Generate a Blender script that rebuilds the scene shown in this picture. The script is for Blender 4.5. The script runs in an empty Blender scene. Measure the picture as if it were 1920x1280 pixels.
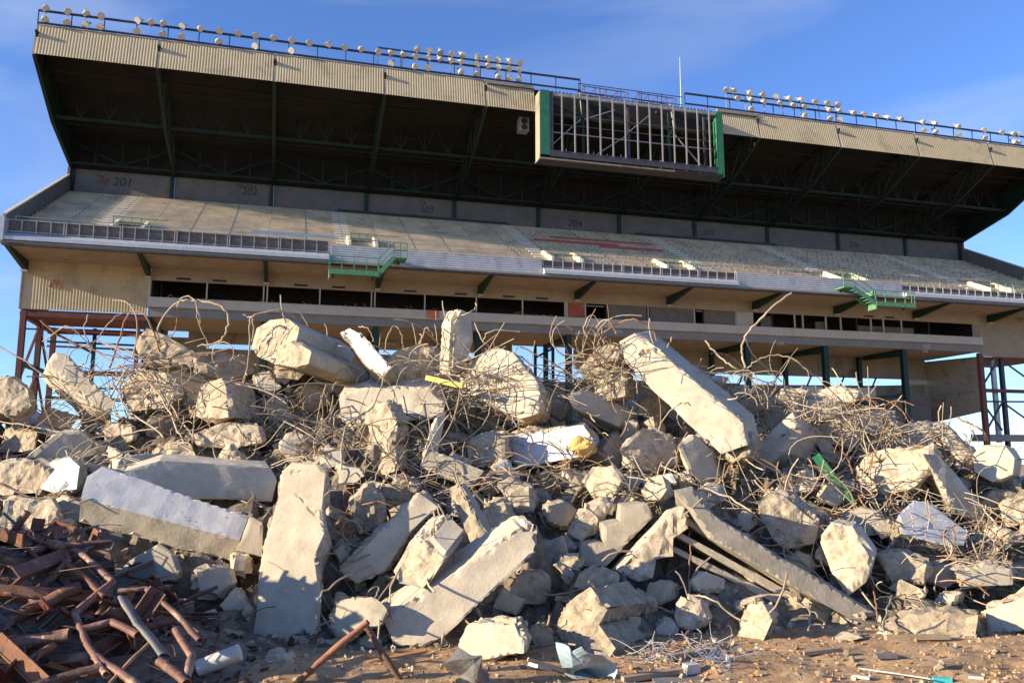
import bpy, bmesh, math, random
from mathutils import Vector, Matrix, noise
from mathutils.geometry import tessellate_polygon

R = math.radians
scene = bpy.context.scene
col = scene.collection
rnd = random.Random(7)

# ------------------------------------------------------------------ camera
FOC = 1547.0
PITCH = R(8.4)
EYE = 1.6
cd = bpy.data.cameras.new('camera')
cam = bpy.data.objects.new('camera', cd)
col.objects.link(cam)
cam.location = (0, 0, EYE)
cam.rotation_euler = (R(90) + PITCH, 0, 0)
cd.sensor_width = 36.0
cd.lens = 36.0 * FOC / 1920.0
cd.clip_start = 0.1
cd.clip_end = 3000
scene.camera = cam

# ------------------------------------------------------------------ sun and sky
ANG = R(74.7)
U = Vector((math.sin(ANG), math.cos(ANG), 0))      # along the grandstand
V = Vector((-math.cos(ANG), math.sin(ANG), 0))     # away from the viewer
ORG = Vector((-32.24, 52.0, 0))
SUN_DIR = (U * 0.955 + V * 0.085 + Vector((0, 0, -0.275))).normalized()   # way the light travels
to_sun = -SUN_DIR
sl = bpy.data.lights.new('sun', 'SUN')
sl.energy = 5.0
sl.angle = R(0.5)
sl.color = (1.0, 0.83, 0.58)
so = bpy.data.objects.new('sun', sl)
col.objects.link(so)
so.rotation_euler = SUN_DIR.to_track_quat('-Z', 'Y').to_euler()
so.location = (-30, -10, 40)
ELEV = math.asin(to_sun.z)
AZI = math.atan2(to_sun.x, to_sun.y)

world = bpy.data.worlds.new('World')
scene.world = world
world.use_nodes = True
wn, wl = world.node_tree.nodes, world.node_tree.links
wn.clear()
wo = wn.new('ShaderNodeOutputWorld')
wb = wn.new('ShaderNodeBackground')
sky = wn.new('ShaderNodeTexSky')
sky.sky_type = 'NISHITA'
sky.sun_disc = False
sky.sun_elevation = ELEV
sky.sun_rotation = AZI
sky.altitude = 600
sky.air_density = 1.0
sky.dust_density = 0.1
sky.ozone_density = 2.6
# thin wisps of cirrus, the same all round the sky
tcw = wn.new('ShaderNodeTexCoord')
mpw = wn.new('ShaderNodeMapping')
mpw.inputs['Rotation'].default_value = (R(20), R(35), R(25))
mpw.inputs['Scale'].default_value = (1.1, 4.2, 6.0)
nzw = wn.new('ShaderNodeTexNoise')
nzw.inputs['Scale'].default_value = 1.5
nzw.inputs['Detail'].default_value = 7
nzw.inputs['Distortion'].default_value = 0.5
crw = wn.new('ShaderNodeValToRGB')
crw.color_ramp.elements[0].position = 0.45
crw.color_ramp.elements[1].position = 0.95
crw.color_ramp.elements[0].color = (0, 0, 0, 1)
crw.color_ramp.elements[1].color = (0.6, 0.6, 0.6, 1)
mxw = wn.new('ShaderNodeMixRGB')
mxw.inputs['Color2'].default_value = (5.2, 4.6, 3.6, 1)
wl.new(tcw.outputs['Generated'], mpw.inputs['Vector'])
wl.new(mpw.outputs['Vector'], nzw.inputs['Vector'])
wl.new(nzw.outputs['Fac'], crw.inputs['Fac'])
wl.new(crw.outputs['Color'], mxw.inputs['Fac'])
wl.new(sky.outputs['Color'], mxw.inputs['Color1'])
tnt = wn.new('ShaderNodeMixRGB')
tnt.blend_type = 'MULTIPLY'
tnt.inputs['Fac'].default_value = 1.0
tnt.inputs['Color2'].default_value = (0.86, 1.06, 1.52, 1)
wl.new(mxw.outputs['Color'], tnt.inputs['Color1'])
wl.new(tnt.outputs['Color'], wb.inputs['Color'])
wb.inputs['Strength'].default_value = 0.078
wl.new(wb.outputs['Background'], wo.inputs['Surface'])

vs = scene.view_settings
vs.view_transform = 'Standard'
vs.look = 'None'
vs.gamma = 1.0
vs.exposure = 1.22
vs.use_curve_mapping = False

# ------------------------------------------------------------------ materials
MATS = {}
def mat(name, c1, c2=None, scale=3.0, rough=0.85, metal=0.0, bump=0.0, bscale=40.0, detail=6.0,
        c3=None, s3=0.7, lo=0.35, hi=0.7, vary=0.0, lo3=0.52, hi3=0.62, stretch=None, spec=0.3):
    m = bpy.data.materials.new(name)
    m.use_nodes = True
    nt = m.node_tree
    n, l = nt.nodes, nt.links
    b = n['Principled BSDF']
    b.inputs['Roughness'].default_value = rough
    b.inputs['Metallic'].default_value = metal
    b.inputs['Specular IOR Level'].default_value = spec
    tc = n.new('ShaderNodeTexCoord')
    vec = tc.outputs['Object']
    if stretch:
        mp = n.new('ShaderNodeMapping')
        mp.inputs['Scale'].default_value = stretch
        l.new(vec, mp.inputs['Vector'])
        vec = mp.outputs['Vector']
    oi = n.new('ShaderNodeObjectInfo')
    ad = n.new('ShaderNodeVectorMath'); ad.operation = 'MULTIPLY_ADD'
    cmb = n.new('ShaderNodeCombineXYZ')
    for k in range(3):
        l.new(oi.outputs['Random'], cmb.inputs[k])
    ad.inputs[1].default_value = (37, 53, 71)
    l.new(cmb.outputs[0], ad.inputs[0])
    l.new(vec, ad.inputs[2])
    vec = ad.outputs[0]
    if c2 is None:
        c2 = tuple(min(1, x * 1.15) for x in c1)
    nz = n.new('ShaderNodeTexNoise')
    nz.inputs['Scale'].default_value = scale
    nz.inputs['Detail'].default_value = detail
    nz.inputs['Roughness'].default_value = 0.65
    l.new(vec, nz.inputs['Vector'])
    cr = n.new('ShaderNodeValToRGB')
    cr.color_ramp.elements[0].position = lo
    cr.color_ramp.elements[1].position = hi
    cr.color_ramp.elements[0].color = (*c1, 1)
    cr.color_ramp.elements[1].color = (*c2, 1)
    l.new(nz.outputs['Fac'], cr.inputs['Fac'])
    out = cr.outputs['Color']
    if c3 is not None:
        n3 = n.new('ShaderNodeTexNoise')
        n3.inputs['Scale'].default_value = s3
        n3.inputs['Detail'].default_value = 8
        n3.inputs['Roughness'].default_value = 0.7
        l.new(vec, n3.inputs['Vector'])
        r3 = n.new('ShaderNodeValToRGB')
        r3.color_ramp.elements[0].position = lo3
        r3.color_ramp.elements[1].position = hi3
        l.new(n3.outputs['Fac'], r3.inputs['Fac'])
        mx = n.new('ShaderNodeMixRGB')
        mx.inputs['Color2'].default_value = (*c3, 1)
        l.new(r3.outputs['Color'], mx.inputs['Fac'])
        l.new(out, mx.inputs['Color1'])
        out = mx.outputs['Color']
    if vary:
        hs = n.new('ShaderNodeHueSaturation')
        ma = n.new('ShaderNodeMath'); ma.operation = 'MULTIPLY_ADD'
        ma.inputs[1].default_value = vary
        ma.inputs[2].default_value = 1 - vary * 0.5
        l.new(oi.outputs['Random'], ma.inputs[0])
        l.new(ma.outputs[0], hs.inputs['Value'])
        l.new(out, hs.inputs['Color'])
        out = hs.outputs['Color']
    l.new(out, b.inputs['Base Color'])
    if bump:
        nb = n.new('ShaderNodeTexNoise')
        nb.inputs['Scale'].default_value = bscale
        nb.inputs['Detail'].default_value = 8
        nb.inputs['Roughness'].default_value = 0.7
        l.new(vec, nb.inputs['Vector'])
        bp = n.new('ShaderNodeBump')
        bp.inputs['Strength'].default_value = bump
        bp.inputs['Distance'].default_value = 0.02
        l.new(nb.outputs['Fac'], bp.inputs['Height'])
        l.new(bp.outputs['Normal'], b.inputs['Normal'])
    if name in ('formed_concrete', 'white_paint', 'broken_concrete'):
        # hairline cracks, bug holes and aggregate in the concrete itself
        src = b.inputs['Base Color'].links[0].from_socket
        vo = n.new('ShaderNodeTexVoronoi'); vo.feature = 'DISTANCE_TO_EDGE'
        vo.inputs['Scale'].default_value = 1.7
        wn_ = n.new('ShaderNodeTexNoise'); wn_.inputs['Scale'].default_value = 3.5; wn_.inputs['Detail'].default_value = 6
        l.new(vec, wn_.inputs['Vector'])
        mv = n.new('ShaderNodeVectorMath'); mv.operation = 'MULTIPLY_ADD'
        mv.inputs[1].default_value = (0.35, 0.35, 0.35)
        l.new(wn_.outputs['Color'], mv.inputs[0]); l.new(vec, mv.inputs[2])
        l.new(mv.outputs[0], vo.inputs['Vector'])
        cr2 = n.new('ShaderNodeValToRGB')
        cr2.color_ramp.elements[0].position = 0.003; cr2.color_ramp.elements[0].color = (0.42, 0.40, 0.37, 1)
        cr2.color_ramp.elements[1].position = 0.009; cr2.color_ramp.elements[1].color = (1, 1, 1, 1)
        l.new(vo.outputs['Distance'], cr2.inputs['Fac'])
        pt = n.new('ShaderNodeTexVoronoi'); pt.inputs['Scale'].default_value = 34 if name == 'broken_concrete' else 19
        l.new(vec, pt.inputs['Vector'])
        cr3 = n.new('ShaderNodeValToRGB')
        cr3.color_ramp.elements[0].position = 0.05 if name != 'broken_concrete' else 0.16
        cr3.color_ramp.elements[0].color = (0.5, 0.47, 0.43, 1)
        cr3.color_ramp.elements[1].position = 0.10 if name != 'broken_concrete' else 0.3; cr3.color_ramp.elements[1].color = (1, 1, 1, 1)
        l.new(pt.outputs['Distance'], cr3.inputs['Fac'])
        m1 = n.new('ShaderNodeMixRGB'); m1.blend_type = 'MULTIPLY'; m1.inputs['Fac'].default_value = 0.0
        gm = n.new('ShaderNodeTexNoise'); gm.inputs['Scale'].default_value = 1.1; l.new(vec, gm.inputs['Vector'])
        gr = n.new('ShaderNodeValToRGB'); gr.color_ramp.elements[0].position = 0.52; gr.color_ramp.elements[1].position = 0.64; gr.color_ramp.elements[1].color = (0.6, 0.6, 0.6, 1)
        l.new(gm.outputs['Fac'], gr.inputs['Fac']); l.new(gr.outputs['Color'], m1.inputs['Fac'])
        m2 = n.new('ShaderNodeMixRGB'); m2.blend_type = 'MULTIPLY'; m2.inputs['Fac'].default_value = 0.45
        l.new(src, m1.inputs['Color1']); l.new(cr2.outputs['Color'], m1.inputs['Color2'])
        l.new(m1.outputs['Color'], m2.inputs['Color1']); l.new(cr3.outputs['Color'], m2.inputs['Color2'])
        l.new(m2.outputs['Color'], b.inputs['Base Color'])
    MATS[name] = m
    return m

mat('formed_concrete', (0.345, 0.30, 0.23), (0.465, 0.41, 0.32), 4, 0.9, bump=0.35, bscale=30, c3=(0.22, 0.195, 0.16), s3=1.6, vary=0.5, lo3=0.55, hi3=0.72)
mat('broken_concrete', (0.31, 0.25, 0.175), (0.55, 0.46, 0.335), 11, 0.95, bump=0.9, bscale=26, c3=(0.21, 0.18, 0.14), s3=2.4, vary=0.5, lo3=0.56, hi3=0.7)
mat('white_paint', (0.50, 0.49, 0.47), (0.58, 0.57, 0.55), 6, 0.6, bump=0.15, bscale=30, c3=(0.36, 0.33, 0.28), s3=2.2, lo3=0.60, hi3=0.63)
mat('heap_core', (0.10, 0.083, 0.062), (0.27, 0.225, 0.17), 9, 0.95, bump=1.0, bscale=14)  # dark rubble core, with the shade of the gaps put into its colour
mat('rebar', (0.27, 0.215, 0.15), (0.42, 0.345, 0.25), 9, 0.75, vary=0.6)
mat('rusty_rebar', (0.22, 0.115, 0.06), (0.34, 0.19, 0.10), 9, 0.8, vary=0.4)
mat('dirt', (0.32, 0.195, 0.10), (0.50, 0.335, 0.19), 5.0, 0.98, bump=1.0, bscale=18, c3=(0.17, 0.115, 0.07), s3=1.3, lo3=0.5, hi3=0.75, detail=10)
mat('cladding', (0.44, 0.36, 0.215), (0.52, 0.43, 0.27), 1.2, 0.55, c3=(0.36, 0.295, 0.18), s3=0.6)
mat('grey_cladding', (0.40, 0.42, 0.44), (0.50, 0.52, 0.54), 1.2, 0.5, c3=(0.34, 0.35, 0.37), s3=0.8)
mat('beige_wall', (0.27, 0.235, 0.175), (0.34, 0.30, 0.23), 1.0, 0.85, c3=(0.19, 0.165, 0.125), s3=0.5)
mat('pale_slab', (0.44, 0.435, 0.39), (0.52, 0.51, 0.46), 1.0, 0.85, c3=(0.40, 0.39, 0.35), s3=0.5)
mat('grey_beam', (0.19, 0.19, 0.185), (0.24, 0.24, 0.235), 1.0, 0.8)
mat('grey_wall', (0.13, 0.125, 0.12), (0.18, 0.17, 0.165), 1.0, 0.85)
mat('seating_concrete', (0.44, 0.355, 0.24), (0.56, 0.46, 0.325), 0.8, 0.92, c3=(0.27, 0.23, 0.175), s3=0.45, lo3=0.45, hi3=0.7)
mat('aisle_paint', (0.55, 0.52, 0.46), (0.65, 0.62, 0.56), 3, 0.8)
mat('soffit', (0.31, 0.265, 0.205), (0.39, 0.34, 0.27), 0.8, 0.9)
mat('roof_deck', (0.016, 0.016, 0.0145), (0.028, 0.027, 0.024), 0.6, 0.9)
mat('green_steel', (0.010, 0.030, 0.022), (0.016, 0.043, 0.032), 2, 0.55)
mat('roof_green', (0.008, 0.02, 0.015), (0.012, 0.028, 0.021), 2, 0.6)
mat('stair_green', (0.06, 0.20, 0.10), (0.12, 0.29, 0.16), 5, 0.6, c3=(0.16, 0.14, 0.09), s3=3, lo3=0.56, hi3=0.64)
mat('panel_green', (0.022, 0.135, 0.07), (0.035, 0.19, 0.095), 2, 0.55, c3=(0.06, 0.14, 0.085), s3=1.2)
mat('red_steel', (0.12, 0.042, 0.032), (0.18, 0.065, 0.048), 2, 0.6, vary=0.25)
mat('navy_steel', (0.025, 0.035, 0.07), (0.035, 0.05, 0.09), 2, 0.5)
mat('dark_frame', (0.05, 0.048, 0.055), (0.08, 0.075, 0.085), 2, 0.6)
mat('grey_steel', (0.28, 0.27, 0.26), (0.36, 0.35, 0.34), 2, 0.5, metal=0.2)
mat('dark_panel', (0.10, 0.085, 0.075), (0.155, 0.13, 0.115), 2.5, 0.7)
mat('galvanised', (0.42, 0.44, 0.46), (0.52, 0.54, 0.56), 3, 0.45, metal=0.3)
mat('lamp_metal', (0.55, 0.53, 0.47), (0.68, 0.66, 0.60), 5, 0.35, metal=0.5)
mat('lamp_housing', (0.20, 0.18, 0.15), (0.28, 0.25, 0.2), 5, 0.5)
mat('cream_wall', (0.60, 0.55, 0.40), (0.68, 0.62, 0.46), 2, 0.8)
mat('red_plank', (0.33, 0.085, 0.06), (0.42, 0.12, 0.085), 2, 0.7)
mat('blue_pipe', (0.16, 0.27, 0.46), (0.22, 0.34, 0.54), 2, 0.5)
mat('black_pipe', (0.03, 0.03, 0.035), (0.05, 0.05, 0.055), 2, 0.5)
mat('black_paint', (0.03, 0.03, 0.03), (0.05, 0.05, 0.05), 2, 0.7)
mat('orange_paint', (0.50, 0.15, 0.08), (0.60, 0.22, 0.12), 3, 0.7)
mat('chalk', (0.5, 0.5, 0.48), (0.56, 0.56, 0.54), 2, 0.9)
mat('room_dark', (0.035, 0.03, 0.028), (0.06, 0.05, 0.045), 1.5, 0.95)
mat('brown_pipe', (0.10, 0.05, 0.037), (0.20, 0.105, 0.077), 6, 0.6, bump=0.6, bscale=16, c3=(0.30, 0.19, 0.13), s3=5, lo3=0.52, hi3=0.62, vary=0.9)
mat('rusted_steel', (0.16, 0.07, 0.04), (0.30, 0.15, 0.085), 8, 0.9, bump=0.6, bscale=18, c3=(0.10, 0.06, 0.045), s3=4, vary=0.8)
mat('crumpled_metal', (0.11, 0.11, 0.11), (0.22, 0.21, 0.20), 4, 0.65, metal=0.1, bump=0.4, bscale=8)
mat('blue_sheet', (0.25, 0.34, 0.40), (0.36, 0.46, 0.52), 4, 0.4, metal=0.2, bump=0.5, bscale=7)
mat('foam', (0.55, 0.33, 0.10), (0.72, 0.50, 0.19), 9, 0.95, bump=0.8, bscale=20)
mat('yellow_paint', (0.70, 0.55, 0.12), (0.78, 0.64, 0.2), 3, 0.6)
mat('white_plastic', (0.42, 0.41, 0.38), (0.55, 0.54, 0.51), 4, 0.5)
mat('wire_white', (0.26, 0.25, 0.24), (0.42, 0.41, 0.40), 4, 0.5)
mat('wire_blue', (0.13, 0.18, 0.30), (0.2, 0.26, 0.4), 4, 0.5)
mat('teal_plastic', (0.05, 0.42, 0.42), (0.08, 0.5, 0.48), 4, 0.4)
mat('tank_red', (0.45, 0.035, 0.03), (0.5, 0.05, 0.04), 2, 0.5)
mat('wood', (0.30, 0.22, 0.14), (0.42, 0.32, 0.21), 5, 0.85, stretch=(1, 1, 6))

# ------------------------------------------------------------------ helpers
class MB:
    def __init__(self):
        self.v, self.f, self.m = [], [], []
    def add(self, vs, fs, mi=0):
        k = len(self.v)
        self.v += [tuple(p) for p in vs]
        for f in fs:
            self.f.append(tuple(i + k for i in f))
            self.m.append(mi)
    def box(self, a0, a1, b0, b1, c0, c1, mi=0):
        self.add([(a0, b0, c0), (a1, b0, c0), (a1, b1, c0), (a0, b1, c0), (a0, b0, c1), (a1, b0, c1), (a1, b1, c1), (a0, b1, c1)],
                 [(0, 3, 2, 1), (4, 5, 6, 7), (0, 1, 5, 4), (1, 2, 6, 5), (2, 3, 7, 6), (3, 0, 4, 7)], mi)
        return self
    def bar(self, p, q, w, h=None, up=(0, 0, 1), mi=0):
        p, q = Vector(p), Vector(q)
        h = h or w
        d = (q - p).normalized()
        upv = Vector(up)
        if abs(d.dot(upv)) > 0.97:
            upv = Vector((0, 1, 0))
        s = d.cross(upv).normalized() * w * 0.5
        t = s.cross(d).normalized() * h * 0.5
        vs = [p - s - t, p + s - t, p + s + t, p - s + t, q - s - t, q + s - t, q + s + t, q - s + t]
        self.add(vs, [(0, 1, 2, 3), (7, 6, 5, 4), (4, 5, 1, 0), (5, 6, 2, 1), (6, 7, 3, 2), (7, 4, 0, 3)], mi)
        return self
    def tube(self, pts, r, sides=6, mi=0, cap=True, flat=1.0, hollow=False):
        pts = [Vector(p) for p in pts]
        n = len(pts)
        prev = None
        rings = []
        for i, p in enumerate(pts):
            d = (pts[min(i + 1, n - 1)] - pts[max(i - 1, 0)])
            if d.length < 1e-6:
                d = Vector((0, 0, 1))
            d.normalize()
            if prev is None:
                a = d.cross(Vector((0.31, 0.2, 0.93)))
                if a.length < 0.1:
                    a = d.cross(Vector((1, 0, 0)))
            else:
                a = prev - d * prev.dot(d)
                if a.length < 1e-4:
                    a = d.cross(Vector((1, 0, 0)))
            a.normalize()
            prev = a
            b = d.cross(a)
            rr = r[i] if isinstance(r, (list, tuple)) else r
            rings.append([p + a * (rr * math.cos(2 * math.pi * k / sides)) + b * (rr * flat * math.sin(2 * math.pi * k / sides)) for k in range(sides)])
        vs = [q for g in rings for q in g]
        fs = []
        for i in range(n - 1):
            for k in range(sides):
                k2 = (k + 1) % sides
                fs.append((i * sides + k, i * sides + k2, (i + 1) * sides + k2, (i + 1) * sides + k))
        self.add(vs, fs, mi)
        if cap:
            for g, d in ((rings[0], pts[1] - pts[0]), (rings[-1], pts[-2] - pts[-1])):
                if hollow:
                    c = sum(g, Vector()) / sides
                    d = d.normalized()
                    dep = (g[0] - c).length * 2.5
                    inn = [c + (q - c) * 0.82 for q in g]
                    deep = [q + d * dep for q in inn]
                    self.add(list(g) + inn + deep, [(k, (k + 1) % sides, sides + (k + 1) % sides, sides + k) for k in range(sides)] +
                             [(sides + k, sides + (k + 1) % sides, 2 * sides + (k + 1) % sides, 2 * sides + k) for k in range(sides)] + [tuple(range(2 * sides, 3 * sides))], mi)
                else:
                    self.add(list(g), [tuple(range(sides))], mi)
        return self
    def prism(self, poly, axis, a0, a1, mi=0):
        # poly = 2D points in the other two axes, extruded along axis (0, 1, 2)
        def P(q, a):
            return [(a, q[0], q[1]), (q[0], a, q[1]), (q[0], q[1], a)][axis]
        n = len(poly)
        vs = [P(q, a0) for q in poly] + [P(q, a1) for q in poly]
        fs = [tuple(range(n - 1, -1, -1)), tuple(range(n, 2 * n))] + [(i, (i + 1) % n, n + (i + 1) % n, n + i) for i in range(n)]
        self.add(vs, fs, mi)
        return self
    def build(self, name, m, parent=None, smooth=False, loc=None):
        me = bpy.data.meshes.new(name)
        vs = self.v
        o = None
        if loc is not None:
            L = Vector(loc)
            vs = [tuple(Vector(p) - L) for p in vs]
        me.from_pydata(vs, [], self.f)
        ms = m if isinstance(m, (list, tuple)) else [m]
        for k in ms:
            me.materials.append(MATS[k])
        if len(ms) > 1:
            me.polygons.foreach_set('material_index', self.m)
        if smooth:
            me.polygons.foreach_set('use_smooth', [True] * len(me.polygons))
        me.update()
        bm = bmesh.new(); bm.from_mesh(me)
        bmesh.ops.recalc_face_normals(bm, faces=bm.faces)
        bm.to_mesh(me); bm.free()
        o = bpy.data.objects.new(name, me)
        col.objects.link(o)
        if loc is not None:
            o.location = loc
        if parent:
            o.parent = parent
        return o

def tag(o, label=None, cat=None, group=None, kind=None):
    if label: o['label'] = label
    if cat: o['category'] = cat
    if group: o['group'] = group
    if kind: o['kind'] = kind
    return o
BANG = math.atan2(U.y, U.x)
def stand_empty(name, u=0, v=0, z=0):
    e = bpy.data.objects.new(name, None)
    col.objects.link(e)
    p = ORG + U * u + V * v
    e.location = (p.x, p.y, z)
    e.rotation_euler = (0, 0, BANG)
    e.empty_display_size = 0.5
    return e
def part(mb, name, m, parent, smooth=False):
    return mb.build(name, m, parent, smooth)
def one(mb, name, m, u, v, z, label, cat, group=None, smooth=False):
    # a thing of one mesh standing on the grandstand (built in u, v, z)
    o = mb.build(name, m, None, smooth)
    p = ORG + U * u + V * v
    o.data.transform(Matrix.Translation((-u, -v, -z)))
    o.location = (p.x, p.y, z)
    o.rotation_euler = (0, 0, BANG)
    return tag(o, label, cat, group)
def corr_v(u0, u1, z0, z1, v, pitch=0.19, dep=0.012, thick=0.03, lean=0.0):
    # sheet metal with upright ribs; v is its front
    mb = MB()
    n = max(1, int(round((u1 - u0) / pitch)))
    p = (u1 - u0) / n
    prof = []
    for i in range(n):
        a = u0 + i * p
        prof += [(a, v + dep), (a + p * 0.34, v + dep), (a + p * 0.5, v), (a + p * 0.84, v)]
    prof.append((u1, v + dep))
    k = len(prof)
    vs = [(q[0], q[1], z0) for q in prof] + [(q[0], q[1] + lean, z1) for q in prof]
    vs += [(q[0], q[1] + thick, z0) for q in prof] + [(q[0], q[1] + thick + lean, z1) for q in prof]
    fs = []
    for i in range(k - 1):
        fs += [(i, i + 1, k + i + 1, k + i), (2 * k + i + 1, 2 * k + i, 3 * k + i, 3 * k + i + 1),
               (i + 1, i, 2 * k + i, 2 * k + i + 1), (k + i, k + i + 1, 3 * k + i + 1, 3 * k + i)]
    fs += [(0, k, 3 * k, 2 * k), (k - 1, 3 * k - 1, 4 * k - 1, 2 * k - 1)]
    mb.add(vs, fs)
    return mb
def corr_h(u0, u1, z0, z1, v, pitch=0.16, dep=0.03):
    mb = MB()
    n = max(1, int(round((z1 - z0) / pitch)))
    p = (z1 - z0) / n
    prof = []
    for i in range(n):
        a = z0 + i * p
        prof += [(v + dep, a), (v + dep, a + p * 0.3), (v, a + p * 0.5), (v, a + p * 0.85)]
    prof += [(v + dep, z1), (v + dep + 0.03, z1), (v + dep + 0.03, z0)]
    mb.prism(prof, 0, u0, u1)
    return mb

# pixel rays (photograph pixels, 1920 x 1280) used only to set things out at real distances
CP, SP = math.cos(PITCH), math.sin(PITCH)
def ray(x, y):
    xc, yc = x - 960.0, 640.0 - y
    return Vector((xc, FOC * CP - yc * SP, FOC * SP + yc * CP))
def at(x, y, D):
    r = ray(x, y)
    return Vector((0, 0, EYE)) + r * (D / r.y)
def on_v(x, y, v):
    r = ray(x, y)
    t = (v + ORG.dot(V)) / (r.x * V.x + r.y * V.y)
    P = r * t
    return (Vector((P.x, P.y, 0)) - ORG).dot(U), P.z + EYE
# ================================================================== GROUND
def ground_h(x, y):
    if y < 3 or y > 40 or abs(x) > 30:
        return 0.0
    k = min(1, (y - 3) / 2, (40 - y) / 10, (30 - abs(x)) / 8)
    return k * (0.055 * noise.noise(Vector((x * 0.6, y * 0.6, 3.1))) + 0.035 * noise.noise(Vector((x * 2.1, y * 2.1, 9))) + 0.028 * noise.noise(Vector((x * 6.5, y * 6.5, 4))) + 0.03 * math.sin(x * 1.1 + y * 5.2 + 1.5 * noise.noise(Vector((x * .7, y * .7, 8)))) * max(0, noise.noise(Vector((x * .5, y * .5, 21))) + .3))
gx = [-1500, -300, -80, -30] + [-14 + i * 0.11 for i in range(255)] + [30, 80, 300, 1500]
gy = [-60, -10, 0, 3] + [4.4 + i * 0.1 for i in range(60)] + [11, 13, 16, 20, 26, 34, 45, 70, 120, 300, 2000]
mb = MB()
vs = [(x, y, ground_h(x, y)) for y in gy for x in gx]
nx = len(gx)
mb.add(vs, [(j * nx + i, j * nx + i + 1, (j + 1) * nx + i + 1, (j + 1) * nx + i) for j in range(len(gy) - 1) for i in range(nx - 1)])
tag(mb.build('ground', 'dirt'), kind='structure')

# ================================================================== GRANDSTAND
L = 86.6
BAY = [0, 7.8, 15.65, 23.6, 31.4, 39.3, 47.3, 55.2, 63.2, 71.4, 79.6, L]
GS = stand_empty('grandstand')
tag(GS, 'large two-level concrete grandstand with a dark overhanging cantilever roof', 'grandstand')

# --- roof: deck, ribs, fascia
def sof(v):            # underside of the ribs
    return 28.9 - 0.464 * v if v < 5.5 else 26.35 - (v - 5.5) * 0.222
mb = MB()
mb.prism([(0.75, 30.75), (13.2, 27.3), (13.2, 27.5), (0.75, 30.95)], 0, 0.05, L - 0.05)
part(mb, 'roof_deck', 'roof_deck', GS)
for i, u in enumerate(BAY):
    mb = MB()
    w = 0.16
    a = max(0.1, min(L - 0.1, u))
    # trussed cantilever rib: chords and web
    vsx = [0.14, 2.6, 5.5, 8.5, 11.6]
    for k in range(4):
        mb.bar((a, vsx[k], sof(vsx[k])), (a, vsx[k + 1], sof(vsx[k + 1])), 0.24, 0.22)
        mb.bar((a, vsx[k], 30.6 - 0.255 * vsx[k]), (a, vsx[k + 1], 30.6 - 0.255 * vsx[k + 1]), 0.2, 0.16)
        mb.bar((a, vsx[k], 30.55 - 0.255 * vsx[k]), (a, vsx[k + 1], sof(vsx[k + 1])), 0.12, 0.12)
        mb.bar((a, vsx[k + 1], 30.55 - 0.255 * vsx[k + 1]), (a, vsx[k + 1], sof(vsx[k + 1])), 0.1, 0.1)
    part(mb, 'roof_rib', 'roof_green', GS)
for v, z, w in ((5.5, 26.6, 0.14), (2.8, 29.0, 0.1), (8.4, 27.3, 0.1), (1.4, 29.6, 0.08), (4.1, 28.9, 0.08), (7.0, 28.3, 0.08), (10.0, 27.6, 0.08)):
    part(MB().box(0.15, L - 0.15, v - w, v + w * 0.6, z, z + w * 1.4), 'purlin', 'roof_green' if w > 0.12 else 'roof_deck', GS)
# diagonal bracing between the ribs at the back
for i in range(11):
    a, b = BAY[i], BAY[i + 1]
    m_ = (a + b) / 2
    mb = MB()
    for p, q in (((a, 10.9, 26.9), (m_, 10.9, 25.25)), ((b, 10.9, 26.9), (m_, 10.9, 25.25)), ((m_, 10.9, 27.2), (m_, 10.9, 25.2)),
                 ((a + (m_ - a) * 0.5, 10.9, 27.2), (a + (m_ - a) * 0.5, 10.9, 25.2)), ((b + (m_ - b) * 0.5, 10.9, 27.2), (b + (m_ - b) * 0.5, 10.9, 25.2))):
        mb.bar(p, q, 0.16, 0.16)
    mb.bar((a + 0.1, 10.9, 25.15), (b - 0.1, 10.9, 25.15), 0.2, 0.2)
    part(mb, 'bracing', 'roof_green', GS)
    mb = MB()
    for k in range(1, 4):           # light knee braces out in the bay
        uu = a + (b - a) * k / 4
        mb.bar((uu, 5.5, 26.8), (uu - 0.9, 5.5, 28.9), 0.07)
        mb.bar((uu, 5.5, 26.8), (uu + 0.9, 5.5, 28.9), 0.07)
        mb.bar((uu, 5.5, 26.8), (uu, 5.5, 29.0), 0.06)
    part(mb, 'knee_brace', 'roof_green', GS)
part(MB().prism([(11.75, 25.0), (12.0, 25.0), (12.0, 27.7), (11.75, 27.7)], 0, 0.06, L - 0.06), 'upper_rear_wall', 'roof_deck', GS)
# gable sheets at both ends of the roof
for a in (-0.02, L - 0.04):
    pl = [(0.1, 28.86), (5.5, 26.3), (11.8, 24.86), (13.2, 24.6), (13.2, 27.45), (0.65, 31.1)]
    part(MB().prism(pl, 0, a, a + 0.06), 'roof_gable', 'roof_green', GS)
segs = [(BAY[i], BAY[i + 1]) for i in range(4)] + [(31.4, 35.35), (51.4, 55.2)] + [(BAY[i], BAY[i + 1]) for i in range(7, 11)]
for i, (a, b) in enumerate(segs):
    z1 = 31.15
    short = i in (4, 5)
    part(corr_v(a + 0.09, b - (0.0 if short else 0.09), 28.85, z1 - (0.32 if short else 0), 0.0, lean=0.44 if short else 0.55), 'fascia_panel', 'cladding', GS)
    if short:
        part(MB().box(a + 0.1, b, 0.42, 0.56, 30.85, 31.17), 'fascia_flashing', 'beige_wall', GS)
        part(MB().box(a + 0.1, b, 0.3, 0.41, 30.835, 30.88), 'fascia_lip', 'dark_frame', GS)
    part(MB().box(a + 0.09, b - 0.09, 0.52, 0.7, 31.175, 31.23), 'fascia_cap', 'cladding', GS)
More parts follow.
